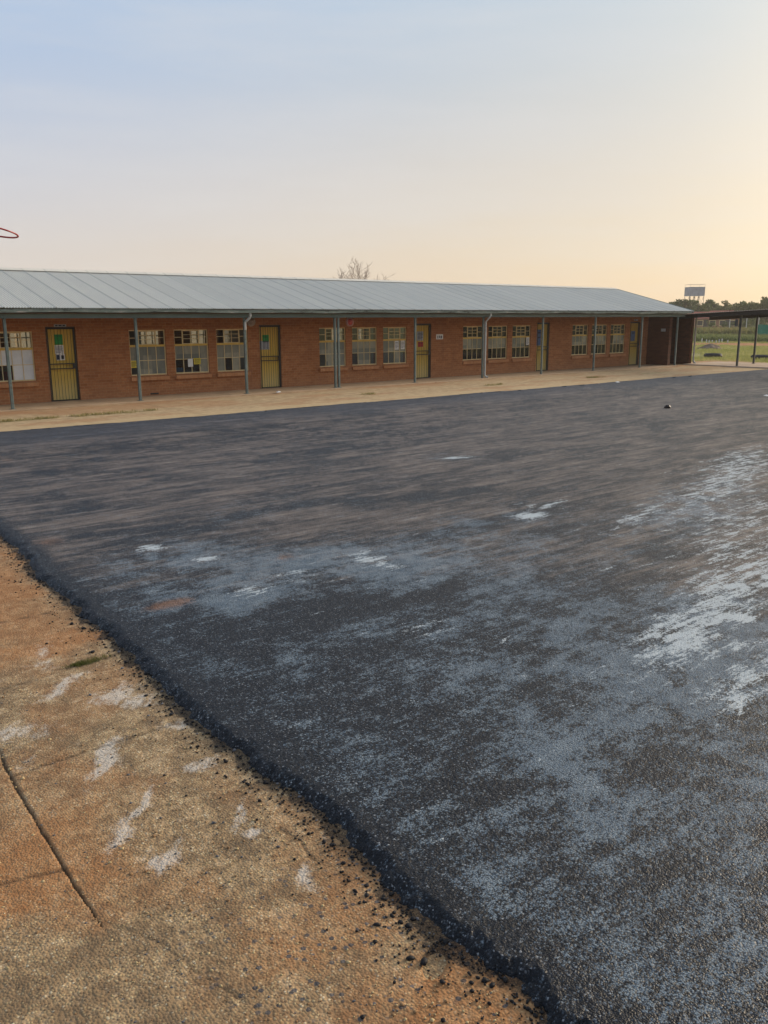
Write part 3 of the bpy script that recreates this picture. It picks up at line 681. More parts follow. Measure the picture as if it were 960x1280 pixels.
# eight lower panes per window: p whitened, d clear, w papered over
CODE = ['wwwwwwww', 'wwwwwwww', 'wwwwddww', 'ppppdppp', 'ppppdddp', 'ppppdpdp'.replace('dpdp', 'pdpd'), 'ppppdppp', 'ppppdppd', 'ppppddpd', 'ppppdddd', 'ppppdddd', 'pppddddd', 'ppppdddd', 'dpppdddd', 'dpppdddd']
def make_window(i, x):
    y0, y1 = YW+.055, YW+.085
    zt = 1.585
    f = MB(); t = .032
    f.box(x, x+t, y0-.012, y1+.012, WZ0, WZ1); f.box(x+WW-t, x+WW, y0-.012, y1+.012, WZ0, WZ1)
    f.box(x+t, x+WW-t, y0-.012, y1+.012, WZ1-t, WZ1); f.box(x+t, x+WW-t, y0-.020, y1+.012, WZ0, WZ0+.038)
    w_ = WW-2*t
    for k in (1, 2, 3): f.box(x+t+w_*k/4-.009, x+t+w_*k/4+.009, y0, y1, WZ0+.038, zt-.03)
    zm = (WZ0+.038+zt-.03)/2
    f.box(x+t, x+WW-t, y0+.003, y1-.003, zm-.009, zm+.009)
    # top row: two side lights and a wide casement
    for k in (1, 3): f.box(x+t+w_*k/4-.019, x+t+w_*k/4+.019, y0-.006, y1, zt+.03, WZ1-t)
    zq = (zt+.03+WZ1-t)/2
    for a, b in ((0, .25), (.75, 1)): f.box(x+t+w_*a+.012, x+t+w_*b-.012, y0+.003, y1-.003, zq-.009, zq+.009)
    ax, bx = x+t+w_*.25+.019, x+t+w_*.75-.019
    f.box(ax, bx, y0-.004, y1-.002, zt+.030, zt+.052); f.box(ax, bx, y0-.004, y1-.002, WZ1-t-.022, WZ1-t)
    f.box((ax+bx)/2-.010, (ax+bx)/2+.010, y0+.001, y1-.004, zt+.052, WZ1-t-.022)
    for q in (.36, .68): f.box(ax, bx, y0+.003, y1-.005, zt+.052+q*.40-.008, zt+.052+q*.40+.008)
    win = pt(f, 'window', MAT['cream'])
    tb = MB(); tb.box(x+t*.4, x+WW-t*.4, y0-.022, y1+.006, zt-.032, zt+.032); tb.build('transom', MAT['ochre'], win)
    yg = (y0+y1)/2
    pn, gl, wp = MB(), MB(), MB()
    gl.box(x+t, x+WW-t, yg-.002, yg+.002, zt+.032, WZ1-t)
    for r in (0, 1):
        for c in range(4):
            a, b = x+t+w_*c/4, x+t+w_*(c+1)/4
            lo, hi = ((zm, zt-.032) if r == 0 else (WZ0+.038, zm))
            {'p': pn, 'd': gl, 'w': wp}[CODE[i][r*4+c]].box(a, b, yg-.002, yg+.002, lo, hi)
    if gl.v: gl.build('clear_pane', MAT['glass'], win)
    if pn.v: pn.build('whitened_pane', MAT['painted_pane'], win)
    if wp.v: wp.build('papered_pane', MAT['papered_pane'], win)
    s = MB()   # sloping brick-on-edge sill that stands out of the wall
    a, b = x-.03, x+WW+.03; zl, zh = WZ0-.155, WZ0-.012
    s.add([(a, YW-.085, zl), (b, YW-.085, zl), (b, YW+.05, zl+.01), (a, YW+.05, zl+.01), (a, YW-.085, zh-.035), (b, YW-.085, zh-.035), (b, YW+.05, zh), (a, YW+.05, zh)],
          [(0,3,2,1), (4,5,6,7), (0,1,5,4), (1,2,6,5), (2,3,7,6), (3,0,4,7)])
    s.build('sill', MAT['sill_brick'], win)
for i, x in enumerate(WIN): make_window(i, x)

# doors with security gates
def make_door(i, x):
    yd = YW+.10
    d = MB(); n = 8
    for k in range(n):
        a = x+.05+(DW-.10)*k/n; b = x+.05+(DW-.10)*(k+1)/n
        d.box(a+.004, b-.004, yd, yd+.04, .03, DZ-.06)
    d.box(x+.052, x+DW-.052, yd+.008, yd+.045, .031, DZ-.061)
    d.box(x+.05, x+DW-.05, yd-.012, yd-.001, .98, 1.12)
    door = pt(d, 'door', MAT['door'])
    f = MB(); f.box(x, x+.05, YW+.06, yd+.06, -.05, DZ); f.box(x+DW-.05, x+DW, YW+.06, yd+.06, -.05, DZ); f.box(x+.05, x+DW-.05, YW+.06, yd+.06, DZ-.06, DZ)
    f.box(x+.05, x+DW-.05, YW+.06, yd+.06, -.05, .03)
    f.build('door_frame', MAT['dark_frame'], door)
    g = MB(); yg = YW+.0
    def bar(a, b, c, e, t=.007): g.box(a, b, yg-t-.006, yg+t-.006, c, e)
    bar(x+.035, x+.06, .04, DZ-.03, .012); bar(x+DW-.06, x+DW-.035, .04, DZ-.03, .012)
    for z in (.05, .98, 1.12, DZ-.06): bar(x+.065, x+DW-.065, z-.014, z+.014, .012)
    for k in range(1, 8): a = x+.065+(DW-.13)*k/8; g.tube([(a, yg-.006, .06), (a, yg-.006, DZ-.07)], .0055, 6)
    g.build('security_gate', MAT['dark_steel'], door)
    h = MB(); h.box(x+DW-.16, x+DW-.055, yg-.035, yg-.024, .985, 1.115); h.tube([(x+DW-.13, yg-.07, 1.06), (x+DW-.07, yg-.07, 1.06)], .009, 6); h.tube([(x+DW-.075, yg-.07, 1.06), (x+DW-.075, yg-.02, 1.06)], .008, 6)
    h.build('handle', MAT['dark_steel'], door)
for i, x in enumerate(DOORS): make_door(i, x)
v = MB(); p = on_ground(206, 494.5, .06); v.box(p.x-.14, p.x+.14, YW-.006, YW+.01, .05, .10)
for q in range(4): v.box(p.x-.13+q*.07, p.x-.10+q*.07, YW-.010, YW-.004, .055, .095)
pt(v, 'air_vent', MAT['dark_steel'])

# verandah posts
def post(x, y=YP, zt=2.44):
    m = MB(); m.bevbox(x-.038, x+.038, y-.038, y+.038, .03, zt, .008)
    m.box(x-.075, x+.075, y-.075, y+.075, .018, .032)
    m.box(x-.038, x+.038, y-.10, y+.10, zt-.012, zt-.001)
    return m
for k in range(-2, 10):
    x = X0P+SP*k
    if k == 3:
        pt(post(x-.075), 'verandah_post', MAT['green_steel']); pt(post(x+.075), 'verandah_post', MAT['green_steel'])
    elif k == 9: pt(post(39.55, YP, 2.43), 'verandah_post', MAT['green_steel'])
    else: pt(post(x), 'verandah_post', MAT['green_steel'])
b = MB(); b.box(XA, 40.15, YP-.03, YP+.03, 2.44, 2.565); b.box(XA, 40.15, YP-.055, YP-.031, 2.552, 2.566); b.box(XA, 40.15, YP-.055, YP-.031, 2.44, 2.452)
pt(b, 'verandah_beam', MAT['fascia'])
# gutter: open half-box hung off the eave
YE = 24.16
gt = MB()
prof = [(YE+.02, 2.70), (YE+.02, 2.60), (YE-.10, 2.60), (YE-.115, 2.69), (YE-.105, 2.69), (YE-.093, 2.607), (YE+.012, 2.607), (YE+.012, 2.70)]
N = 90; L = [XA-.3+(40.35-XA+.3)*i/N for i in range(N+1)]
vs = []
for x in L:
    dz = .012*math.sin(x*1.7)+.008*math.sin(x*.63+1)
    vs += [(x, y, z+dz) for y, z in prof]
n8 = len(prof); fs = [(i*n8+j, (i+1)*n8+j, (i+1)*n8+(j+1)%n8, i*n8+(j+1)%n8) for i in range(N) for j in range(n8)]
fs += [tuple(range(n8)), tuple(range(N*n8+n8-1, N*n8-1, -1))]
gt.add(vs, fs); pt(gt, 'gutter', MAT['gutter'])
# dark strip between gutter and beam, the shadow gap painted as a board
g = MB(); g.box(XA, 40.1, YE+.03, YE+.055, 2.57, 2.70); pt(g, 'shadow_gap_strip', MAT['dark_frame'])
# corrugated roof
YR, ZR = 28.85, 3.95
def roof_half(ya, za, yb, zb):
    m = MB(); pitch = .076; n = 6
    xa, xb = XA-.5, 40.40
    cnt = int((xb-xa)/pitch*n)
    vs = []
    for i in range(cnt+1):
        x = xa+(xb-xa)*i/cnt
        s = math.sin(2*math.pi*(x-xa)/pitch)*.015
        fr = (x/.69)-math.floor(x/.69); s += .016*max(0, 1-abs(fr-.06)/.06)
        vs += [(x, ya, za+s), (x, yb, zb+s)]
    fs = [(2*i, 2*i+2, 2*i+3, 2*i+1) for i in range(cnt)]
    m.add(vs, fs); return m
rf = pt(roof_half(24.02, 2.715, YR, ZR), 'roof', MAT['roof'])
m2 = roof_half(YR, ZR, 33.7, 2.70); m2.build('roof_rear_slope', MAT['roof'], rf)
rc = MB(); rc.add([(XA-.5, YR-.24, ZR-.03), (40.42, YR-.24, ZR-.03), (40.42, YR, ZR+.052), (XA-.5, YR, ZR+.052), (XA-.5, YR+.24, ZR-.03), (40.42, YR+.24, ZR-.03)], [(0,1,2,3), (3,2,5,4)])
rc.build('ridge_cap', MAT['roof'], rf)
bg_ = MB()
bg_.add([(40.40, 24.0, 2.62), (40.43, 24.0, 2.62), (40.43, YR, ZR-.10), (40.40, YR, ZR-.10), (40.40, 24.0, 2.745), (40.43, 24.0, 2.745), (40.43, YR, ZR+.03), (40.40, YR, ZR+.03)],
        [(0,3,2,1), (4,5,6,7), (0,1,5,4), (1,2,6,5), (2,3,7,6), (3,0,4,7)])
bg_.build('barge_board', MAT['fascia'], rf)
# downpipes
dp = MB(); x = X0P+2*SP+.10
dp.tube([(x, YE-.04, 2.60), (x, YE-.04, 2.50), (x-.02, YE+.0, 2.42), (x-.10, YP-.05, 2.30)], .038, 10)
dp.tube([(x-.11, YP-.058, 2.30), (x-.11, YP-.058, 2.06)], .040, 10)
pt(dp, 'downpipe', MAT['pale_pipe'])
dp = MB(); x = X0P+5*SP+.13
dp.tube([(x+.06, YE-.04, 2.60), (x+.06, YE-.04, 2.50), (x+.03, YE, 2.42), (x-.01, YP-.02, 2.26), (x-.01, YP-.02, .14), (x+.02, YP-.06, .07), (x+.10, YP-.10, .05)], .038, 10)
pt(dp, 'downpipe', MAT['pale_pipe'])
dp = MB(); x = 41.56
dp.tube([(x, 24.5, 2.44), (x, 24.5, .20)], .045, 10); dp.tube([(x, 24.5, .20), (x+.02, 24.47, .10), (x+.10, 24.42, .05)], .05, 10)
pt(dp, 'downpipe', MAT['pale_pipe'])

# ------------------------------------------------------------------ things on and in the building
def sheet(name, x, z, w_, h, mat, label, cat, y, bits=(), group=None, t=.004):
    m = MB(); m.box(x-w_/2, x+w_/2, y-t, y, z-h/2, z+h/2)
    for (bx, bz, bw, bh) in bits: m.box(x+bx*w_-bw*w_/2, x+bx*w_+bw*w_/2, y-t-.002, y-t+.0005, z+bz*h-bh*h/2, z+bz*h+bh*h/2, 1)
    o = m.build(name, [mat, MAT['ink']])
    return tag(o, label, cat, group)
def wx_(px, py, Yp):  # point on the plane y = Yp
    d = pix_dir(px, py); t = Yp/d.y; return Vector((0, 0, CAM_H))+d*t
YD = YW+.098
text = [(0, .3, .7, .06), (0, .15, .8, .05), (-.05, 0, .7, .05), (0, -.15, .8, .05), (-.1, -.3, .55, .05)]
def px_sheet(name, px, py, Yp, w_, h, mat, label, cat, bits=(), group=None):
    p = wx_(px, py, Yp); return sheet(name, p.x, p.z, w_, h, mat, label, cat, Yp, bits, group)
px_sheet('poster', 73, 424.5, YD, .24, .30, MAT['green_paper'], 'green poster on the leftmost yellow door', 'poster', [(0, .35, .6, .05)])
px_sheet('paper_notice', 74, 437, YD, .26, .26, MAT['white_paper'], 'white printed sheet under the green poster on the leftmost door', 'notice', text)
px_sheet('paper_notice', 75.5, 446.5, YD, .26, .18, MAT['white_paper'], 'white and dark sheet lowest on the leftmost yellow door', 'notice', [(-.25, 0, .35, .8), (.25, 0, .3, .6)])
px_sheet('poster', 332, 423, YD, .26, .24, MAT['green_paper'], 'dark green poster on the second yellow door from the left', 'poster', [(0, .2, .5, .1)])
px_sheet('paper_notice', 330.5, 431.5, YD, .40, .30, MAT['grey_paper'], 'pale grey sheets under the dark green poster on the second door', 'notice', [(-.35, 0, .04, .9), (-.02, 0, .04, .9), (.3, 0, .04, .9)])
px_sheet('paper_notice', 525, 420, YD, .34, .36, MAT['grey_paper'], 'blue grey notices behind the bars of the middle door', 'notice', text)
px_sheet('poster', 525.5, 430.5, YD, .28, .20, MAT['red_paper'], 'red poster below the grey notices on the middle door', 'poster', [(0, .3, .7, .1)])
px_sheet('poster', 673.5, 422, YD, .30, .72, MAT['blue_paper'], 'tall pale blue poster on the fourth door from the left', 'poster', [(0, .3, .7, .06), (0, .0, .7, .06)])
px_sheet('poster', 791, 420, YD, .34, .5, MAT['blue_paper'], 'blue poster on the last door beside the end wall', 'poster', [(0, .3, .7, .06)])
px_sheet('sign_plate', 75, 407, YW, .36, .07, MAT['grey_paper'], 'small pale name plate over the leftmost door', 'sign', [(-.3, 0, .2, .5), (0, 0, .25, .5), (.3, 0, .2, .5)])
px_sheet('sign_plate', 549.5, 421, YW, .38, .20, MAT['white_paper'], 'small white sign plate on the brick wall right of the middle door', 'sign', [(-.28, -.05, .10, .6), (-.05, 0, .14, .5), (.22, -.05, .2, .55)])
px_sheet('sign_plate', 795, 400, YW, .34, .08, MAT['grey_paper'], 'small pale name plate over the last door', 'sign', [(-.2, 0, .3, .5)])
m = MB(); p = Vector((39.198, 24.9, 1.78)); m.box(p.x-.006, p.x, p.y-.13, p.y+.13, p.z-.07, p.z+.07)
tag(m.build('sign_plate', MAT['grey_paper']), 'dull sign plate on the dark end wall of the verandah', 'sign')
YG = YW+.05
px_sheet('paper_notice', 167.3, 455.5, YG, .22, .22, MAT['yellow_paper'], 'yellow sheet in the lower left pane of the window behind the second post', 'notice', text)
px_sheet('paper_notice', 246.5, 451.5, YG, .25, .20, MAT['yellow_paper'], 'yellow sheet in the low panes of the window right of it', 'notice', text)
px_sheet('paper_notice', 238, 453.5, YG, .18, .26, MAT['white_paper'], 'cream sheet left of the yellow one in the same window', 'notice')
px_sheet('paper_notice', 495.8, 431.5, YG, .20, .34, MAT['white_paper'], 'left one of two white sheets in the window left of the middle door', 'notice', text)
px_sheet('paper_notice', 503.3, 431, YG, .20, .34, MAT['white_paper'], 'right one of two white sheets in the window left of the middle door', 'notice', text)
px_sheet('paper_notice', 659.5, 426.5, YG, .20, .34, MAT['white_paper'], 'white sheet in the window left of the fourth door', 'notice', text)
# round bells under the verandah
def bell(px, py, face, rim, label):
    p = wx_(px, py, YP+.25); o = empty('bell', p); tag(o, label, 'bell')
    m = MB(); m.lathe([(.001, -.05), (.06, -.045), (.10, -.02), (.115, 0), (.115, .03), (.001, .03)], axis='y', n=24); m.build('dome', face, o, smooth=True)
    m = MB(); m.lathe([(.112, -.02), (.16, -.015), (.165, .01), (.16, .04), (.112, .04), (.112, -.02)], axis='y', n=24); m.build('rim', rim, o, smooth=True)
    m = MB(); m.tube([(0, .03, 0), (0, .03, 2.585-p.z)], .012, 8); m.build('bracket', MAT['dark_steel'], o)
bell(313.8, 401.8, paint('rust_bell', (.20, .13, .09), .3, .5, 20), paint('rust_rim', (.24, .17, .12), .3, .5, 20), 'grey brown round bell under the verandah beside the downpipe post')
bell(437.5, 402.3, paint('red_bell', (.36, .035, .025), .2, .4, 20), paint('pink_rim', (.34, .16, .13), .2, .5, 20), 'red round bell with pale rim under the verandah')
# chairs and boxes behind the panes
def chair(x, y, rz, label):
    o = empty('plastic_chair', (x, y, .012), rz); tag(o, label, 'chair', 'chairs behind the classroom windows')
    m = MB(); m.box(-.21, .21, -.2, .2, .43, .455); m.build('seat', MAT['red_plastic'], o)
    m = MB(); m.box(-.20, .20, .18, .205, .58, .90); m.build('backrest', MAT['red_plastic'], o)
    for sx in (-.18, .18):
        for sy in (-.17, .19):
            m = MB(); m.tube([(sx, sy, 0), (sx, sy, .43 if sy < 0 else .88)], .012, 6); m.build('leg', MAT['dark_steel'], o)
chair(7.20, 26.40, 0, 'left one of two red chairs behind the leftmost window')
chair(7.72, 26.40, 0, 'right one of two red chairs behind the leftmost window')
chair(29.75, 26.45, .2, 'red chair behind the window left of the fourth door')
def carton(x, y, z, w_, d, h, mat, label):
    m = MB(); m.bevbox(x-w_/2, x+w_/2, y-d/2, y+d/2, z, z+h, .006); m.box(x-.02, x+.02, y-d/2-.002, y-d/2+.001, z+.02, z+h-.02)
    tag(m.build('carton', mat), label, 'box')
def desk(x, label):
    o = empty('school_desk', (x, 26.45, .012)); tag(o, label, 'desk', 'desks behind the classroom windows')
    m = MB(); m.box(-.5, .5, -.22, .22, .66, .69); m.build('tabletop', MAT['carton'], o)
    for sx in (-.46, .46):
        for sy in (-.19, .19): m = MB(); m.tube([(sx, sy, 0), (sx, sy, .66)], .014, 6); m.build('leg', MAT['dark_steel'], o)
desk(27.9, 'desk with cartons behind the window right of the pale downpipe'); desk(33.6, 'desk behind the first window right of the fourth door'); desk(13.2, 'desk behind the window with the yellow and cream sheets')
carton(27.6, 26.45, .705, .34, .3, .24, MAT['grey_paper'], 'grey carton on the desk right of the pale downpipe, left one')
carton(28.15, 26.45, .705, .30, .3, .34, MAT['carton'], 'brown carton on the desk right of the pale downpipe, right one')
carton(33.5, 26.4, .705, .4, .3, .30, MAT['blue_paper'], 'blue box on the desk right of the fourth door')
carton(12.95, 26.4, .705, .35, .3, .12, MAT['blue_paper'], 'low blue box on the desk behind the yellow sheet')

# ------------------------------------------------------------------ covered walkway on the right
wk = empty('covered_walkway', (42, 22, 0)); tag(wk, 'open walkway with a thin dark corrugated roof on steel posts', 'walkway')
def wpt(mb, name, mat, parent=wk, **k):
    o = mb.build(name, mat, parent, **k)
    if parent is wk: o.matrix_parent_inverse = Matrix.Translation(wk.location).inverted()
    return o
def wz(y): return 2.50+(24.6-y)*.048
m = MB(); vs = []; n = 900
ya, yb = 24.9, 8.0
for i in range(n+1):
    y = ya+(yb-ya)*i/n; s = .014*math.sin(2*math.pi*i/n*(ya-yb)/.12)
    for x, o_ in ((40.25, 0), (44.2, -.10)): vs += [(x, y, wz(y)+.055+s+o_), (x, y, wz(y)+.050+s+o_)]
fs = []
for i in range(n):
    a, b = 4*i, 4*i+4; fs += [(a, b, b+2, a+2), (a+1, a+3, b+3, b+1), (a, a+1, b+1, b), (a+2, b+2, b+3, a+3)]
m.add(vs, fs); wpt(m, 'roof', paint('walkway_sheet', (.16, .16, .155), .25, .5, 3, .4))
for x, dz in ((40.42, 0), (43.55, -.08)):
    m = MB(); m.add([(x-.03, ya, wz(ya)-.15+dz), (x+.03, ya, wz(ya)-.15+dz), (x+.03, yb, wz(yb)-.15+dz), (x-.03, yb, wz(yb)-.15+dz), (x-.03, ya, wz(ya)+.03+dz), (x+.03, ya, wz(ya)+.03+dz), (x+.03, yb, wz(yb)+.03+dz), (x-.03, yb, wz(yb)+.03+dz)],
          [(0,1,2,3), (7,6,5,4), (0,4,5,1), (1,5,6,2), (2,6,7,3), (3,7,4,0)]); wpt(m, 'beam', MAT['dark_steel'])
for y in np.arange(24.4, 8.2, -1.8): m = MB(); m.box(40.45, 43.52, y-.03, y+.03, wz(y)-.10, wz(y)-.02); wpt(m, 'purlin', MAT['dark_steel'])
for x, y in ((40.80, 21.66), (40.8, 17.6), (40.8, 13.5), (43.50, 22.2), (43.5, 18.2), (43.5, 14.2)):
    m = MB(); m.bevbox(x-.045, x+.045, y-.045, y+.045, .04, wz(y)-.05-(.08 if x > 42 else 0), .008); m.box(x-.08, x+.08, y-.08, y+.08, .03, .05)
    if x < 42: m.box(40.39, 40.85, y-.03, y+.03, wz(y)-.11, wz(y)-.05)
    wpt(m, 'walkway_post', paint('walkway_post_paint', (.045, .055, .055), .3, .5, 5))
m = MB(); m.bevbox(40.6, 44.1, 7.5, 24.5, -.1, .045, .01)
tag(m.build('walkway_floor', paint('pale_screed', (.52, .40, .30), .12, .8, 1.5)), kind='structure')
p = wx_(920.5, 403.5, 21.60); m = MB(); m.bevbox(-.16, .10, -.04, .0, -.17, .17, .02); m.box(-.02, .02, .0, .05, -.1, .1)
tag(m.build('notice_board', paint('dark_blue_board', (.045, .06, .085), .2, .6, 6), loc=p), 'small dark blue board fixed to the nearest walkway post', 'board')

# ------------------------------------------------------------------ netball hoop at the left edge
hp = Vector((2.045, 7.185, 3.07))
nb = empty('netball_post', (hp.x-1.0, hp.y+.55, -.045)); tag(nb, 'red netball hoop ring reaching in at the left edge of the yard', 'netball hoop')
rel = hp-nb.location
m = MB(); pts = []
for i in range(41):
    a = 2*math.pi*i/40; pts.append((rel.x+.19*math.cos(a), rel.y+.19*math.sin(a), rel.z-.19*.19*(.96*math.cos(a)-.28*math.sin(a))+.08*.19*(-.28*math.cos(a)-.96*math.sin(a))))
m.tube(pts, .0065, 8, cap=False); m.build('ring', paint('red_ring', (.33, .03, .025), .25, .4, 20), nb, smooth=True)
m = MB(); m.tube([(0, 0, rel.z), (rel.x-.165, rel.y+.09, rel.z+.03)], .014, 8); m.build('arm', MAT['dark_steel'], nb)
m = MB(); m.tube([(0, 0, 0), (0, 0, rel.z+.06)], .04, 12); m.build('pole', MAT['green_steel'], nb, smooth=True)

# small lump and scraps on the asphalt
p = on_ground(834.5, 510, 0); m = MB()
me = []
for i, (dx, dy, s) in enumerate([(0, 0, .075), (.06, .02, .05), (-.05, .03, .045), (.02, -.03, .05)]):
    prof = [(.001, 0), (s*.9, .005), (s, s*.5), (s*.75, s*1.05), (.001, s*1.25)]; m.lathe(prof, (dx, dy, 0), n=7)
tag(m.build('asphalt_lump', paint('lump_dark', (.02, .014, .014), .4, .5, 30), loc=p), 'small dark lump lying alone on the asphalt far right', 'lump')
for k, (px, py, lab) in enumerate([(958, 495, 'white scrap on the asphalt at the right edge'), (348, 490.5, 'white scrap on the apron before the second yellow door'), (772, 478, 'white scrap at the asphalt edge on the right')]):
    p = on_ground(px, py, .03); m = MB(); m.add([(-.09, -.06, 0), (.07, -.07, .01), (.1, .05, .03), (-.06, .07, .015), (0, 0, .045)], [(0, 1, 4), (1, 2, 4), (2, 3, 4), (3, 0, 4), (3, 2, 1, 0)])
    tag(m.build('paper_scrap', MAT['white_paper'], loc=p), lab, 'litter')

# ------------------------------------------------------------------ vegetation
def leaf_mat(name, c1, c2, c3):
    M = NM(name, .7, .2)
    n = M.noise(M.pos, .55, 4, .6); r = M.n.new('ShaderNodeObjectInfo')
    c = M.ramp(n, [(.3, c1), (.5, c2), (.72, c3)]); M.col(c)
    t = M.n.new('ShaderNodeBsdfTranslucent'); M.lk(c, t.inputs[0]); mx = M.n.new('ShaderNodeMixShader'); mx.inputs[0].default_value = .4
    M.lk(M.b.outputs[0], mx.inputs[1]); M.lk(t.outputs[0], mx.inputs[2]); M.lk(mx.outputs[0], M.n['Material Output'].inputs[0])
    return M.m
def leaves(cents, size, n_each, spread, flat=.75):
    """leaf-sized quads in clumps"""
    cents = np.asarray(cents); n = len(cents)*n_each
    d = RNG.normal(size=(n, 3)); d /= np.linalg.norm(d, axis=1)[:, None]; d *= (RNG.random((n, 1))**.4)
    c = np.repeat(cents, n_each, 0)+d*np.array([spread, spread, spread*flat])
    a = RNG.normal(size=(n, 3)); a /= np.linalg.norm(a, axis=1)[:, None]
    b = np.cross(a, RNG.normal(size=(n, 3))); b /= np.linalg.norm(b, axis=1)[:, None]
    s = size*RNG.uniform(.6, 1.4, (n, 1))
    V = np.stack([c-a*s, c-b*s*.5, c+a*s, c+b*s*.5], 1).reshape(-1, 3)
    m = MB(); m.v = [tuple(v) for v in V]; m.f = [(4*i, 4*i+1, 4*i+2, 4*i+3) for i in range(n)]; m.m = [0]*n
    return m
BARK = paint('bark', (.10, .075, .055), .3, .9, 8)
LM = [leaf_mat('leaf_dark', (.045, .07, .022), (.07, .10, .032), (.10, .135, .042)), leaf_mat('leaf_olive', (.06, .085, .026), (.09, .12, .036), (.13, .155, .05)), leaf_mat('leaf_light', (.09, .10, .035), (.13, .14, .05), (.17, .17, .065))]
def tree(base, h, rw, label, lm, seed, group='trees beyond the field'):
    rs = np.random.default_rng(seed); o = empty('broadleaf_tree', base); tag(o, label, 'tree', group)
    m = MB(); top = h*.5
    m.tube([(0, 0, -.2), (.1, 0, h*.25), (.05, .1, top)], [h*.035, h*.028, h*.018], 8)
    cents = []
    for k in range(7):
        a = rs.uniform(0, 6.28); r = rw*rs.uniform(.4, .8); e = (r*math.cos(a), r*math.sin(a), h*rs.uniform(.5, .82))
        m.tube([(.05, .05, h*.28), (e[0]*.5, e[1]*.5, h*.45), e], [h*.018, h*.012, h*.005], 6); cents.append(e)
    m.build('trunk', BARK, o)
    cl = []
    for k in range(60):
        d = rs.normal(size=3); d /= np.linalg.norm(d); q = rs.random()**.45
        zz = h*.60+d[2]*q*h*.36*rs.uniform(.8, 1.15)
        cl.append((d[0]*q*rw*rs.uniform(.8, 1.15), d[1]*q*rw, max(zz, h*.16)))
    leaves(cl, h*.036, 75, h*.12).build('crown', LM[lm], o)
tl = ['broad dark green tree left of the water tower legs', 'rounded tree right under the water tower', 'tall green tree next right of the tower', 'low olive tree in the gap right of the tower', 'pale green tree above the red roofed house', 'rounded tree above the first walkway post', 'spreading tree behind the second walkway post', 'dark tree at the right edge over the walkway roof']
for k, (px, top, wpx, dd, lm) in enumerate([(846, 377, 24, 195, 0), (869, 374, 26, 200, 1), (886, 379, 16, 205, 0), (896, 388, 14, 215, 1), (909, 381, 22, 198, 2), (925, 381.5, 20, 205, 1), (941, 379.5, 24, 196, 1), (957, 378, 22, 190, 2)]):
    tree(at_dist(px, dd, -.13), z_at(px, top, dd)*(1.03 if k == 1 else 1.14)+.2, wpx*dd/1113*.80, tl[k], lm, 40+k)
for k, (px, top, wpx, dd) in enumerate([(978, 377, 26, 195), (1000, 380, 26, 205), (820, 381, 26, 205)]):
    tree(at_dist(px, dd, -.13), z_at(px, top, dd)*1.02+.1, wpx*dd/1113*.62, ['green tree just outside the right edge', 'farthest right green tree beyond the walkway', 'green tree hidden behind the end of the school roof'][k], 1, 60+k)
def bush(px, py_top, dd, wpx, label, lm, group='bushes beyond the field'):
    p = at_dist(px, dd, -.13); h = z_at(px, py_top, dd)+.13; r = wpx*dd/1113/2
    o = empty('bush', p); tag(o, label, 'bush', group)
    m = MB(); 
    for k in range(5): a = k*1.256; m.tube([(0, 0, 0), (r*.4*math.cos(a), r*.4*math.sin(a), h*.6)], [.05, .02], 5)
    m.build('stems', BARK, o)
    rs = np.random.default_rng(int(px)); cl = [(rs.normal()*r*.45, rs.normal()*r*.45, h*rs.uniform(.2, .85)) for k in range(16)]
    leaves(cl, max(.09, r*.10), 40, r*.36, .8).build('foliage', LM[lm], o)
for a in [(890, 399, 165, 13, 'dark rounded bush before the red roofed houses', 0), (906, 401, 165, 10, 'small dark bush left of the walkway post', 0), (931, 398, 160, 16, 'grey green bush between the two walkway posts', 1), (940, 397, 170, 14, 'tall dark bush left of the second walkway post', 0), (952, 396, 175, 18, 'dark bush above the green screen fence', 0), (866, 404, 160, 10, 'low bush beside the end of the store wall', 1), (918, 400, 172, 12, 'dark bush just left of the first walkway post', 0)]:
    bush(*a)
# bare tree behind the roof
bt = empty('bare_tree', at_dist(446, 50, -.13)); tag(bt, 'leafless tree showing above the roof ridge', 'tree')
m = MB(); rs = random.Random(11)
ztop = z_at(446, 318, 50)+.13
def branch(p, d, L, r, dep):
    pts = [p]; rad = [r]; q = p.copy(); dd = d.copy()
    for i in range(3):
        dd = (dd+Vector((rs.uniform(-.25, .25), rs.uniform(-.25, .25), rs.uniform(-.02, .18)))).normalized(); q = q+dd*(L/3); pts.append(q.copy()); rad.append(r*(1-.2*(i+1)))
    m.tube(pts, rad, 5 if dep < 2 else 3, cap=False)
    if dep < 5:
        for k in range(3 if dep < 4 else 2):
            nd = (dd+Vector((rs.uniform(-1, 1), rs.uniform(-1, 1), rs.uniform(-.35, .4)))*.85).normalized()
            branch(pts[-1-k % 3] if dep else pts[-1], nd, L*rs.uniform(.55, .8), max(.0085, rad[-1]*.66), dep+1)
m.tube([(0, 0, 0), (.08, 0, 1.5), (0, .05, 3.4)], [.20, .16, .14], 8)
for k in range(7):
    a = k*.9+rs.uniform(-.2, .2); branch(Vector((0, .05, 3.3)), Vector((.95*math.cos(a), .7*math.sin(a), rs.uniform(.6, 1.3))).normalized(), rs.uniform(.85, 1.1), .048, 1)
zs = max(v[2] for v in m.v); sc = (ztop-3.3)/(zs-3.3)
m.v = [(v[0]*(1.2 if v[2] > 3.4 else 1), v[1]*(1.2 if v[2] > 3.4 else 1), v[2] if v[2] < 3.3 else 3.3+(v[2]-3.3)*sc) for v in m.v]
m.build('branches', paint('bare_bark', (.34, .27, .23), .25, .9, 6), bt)

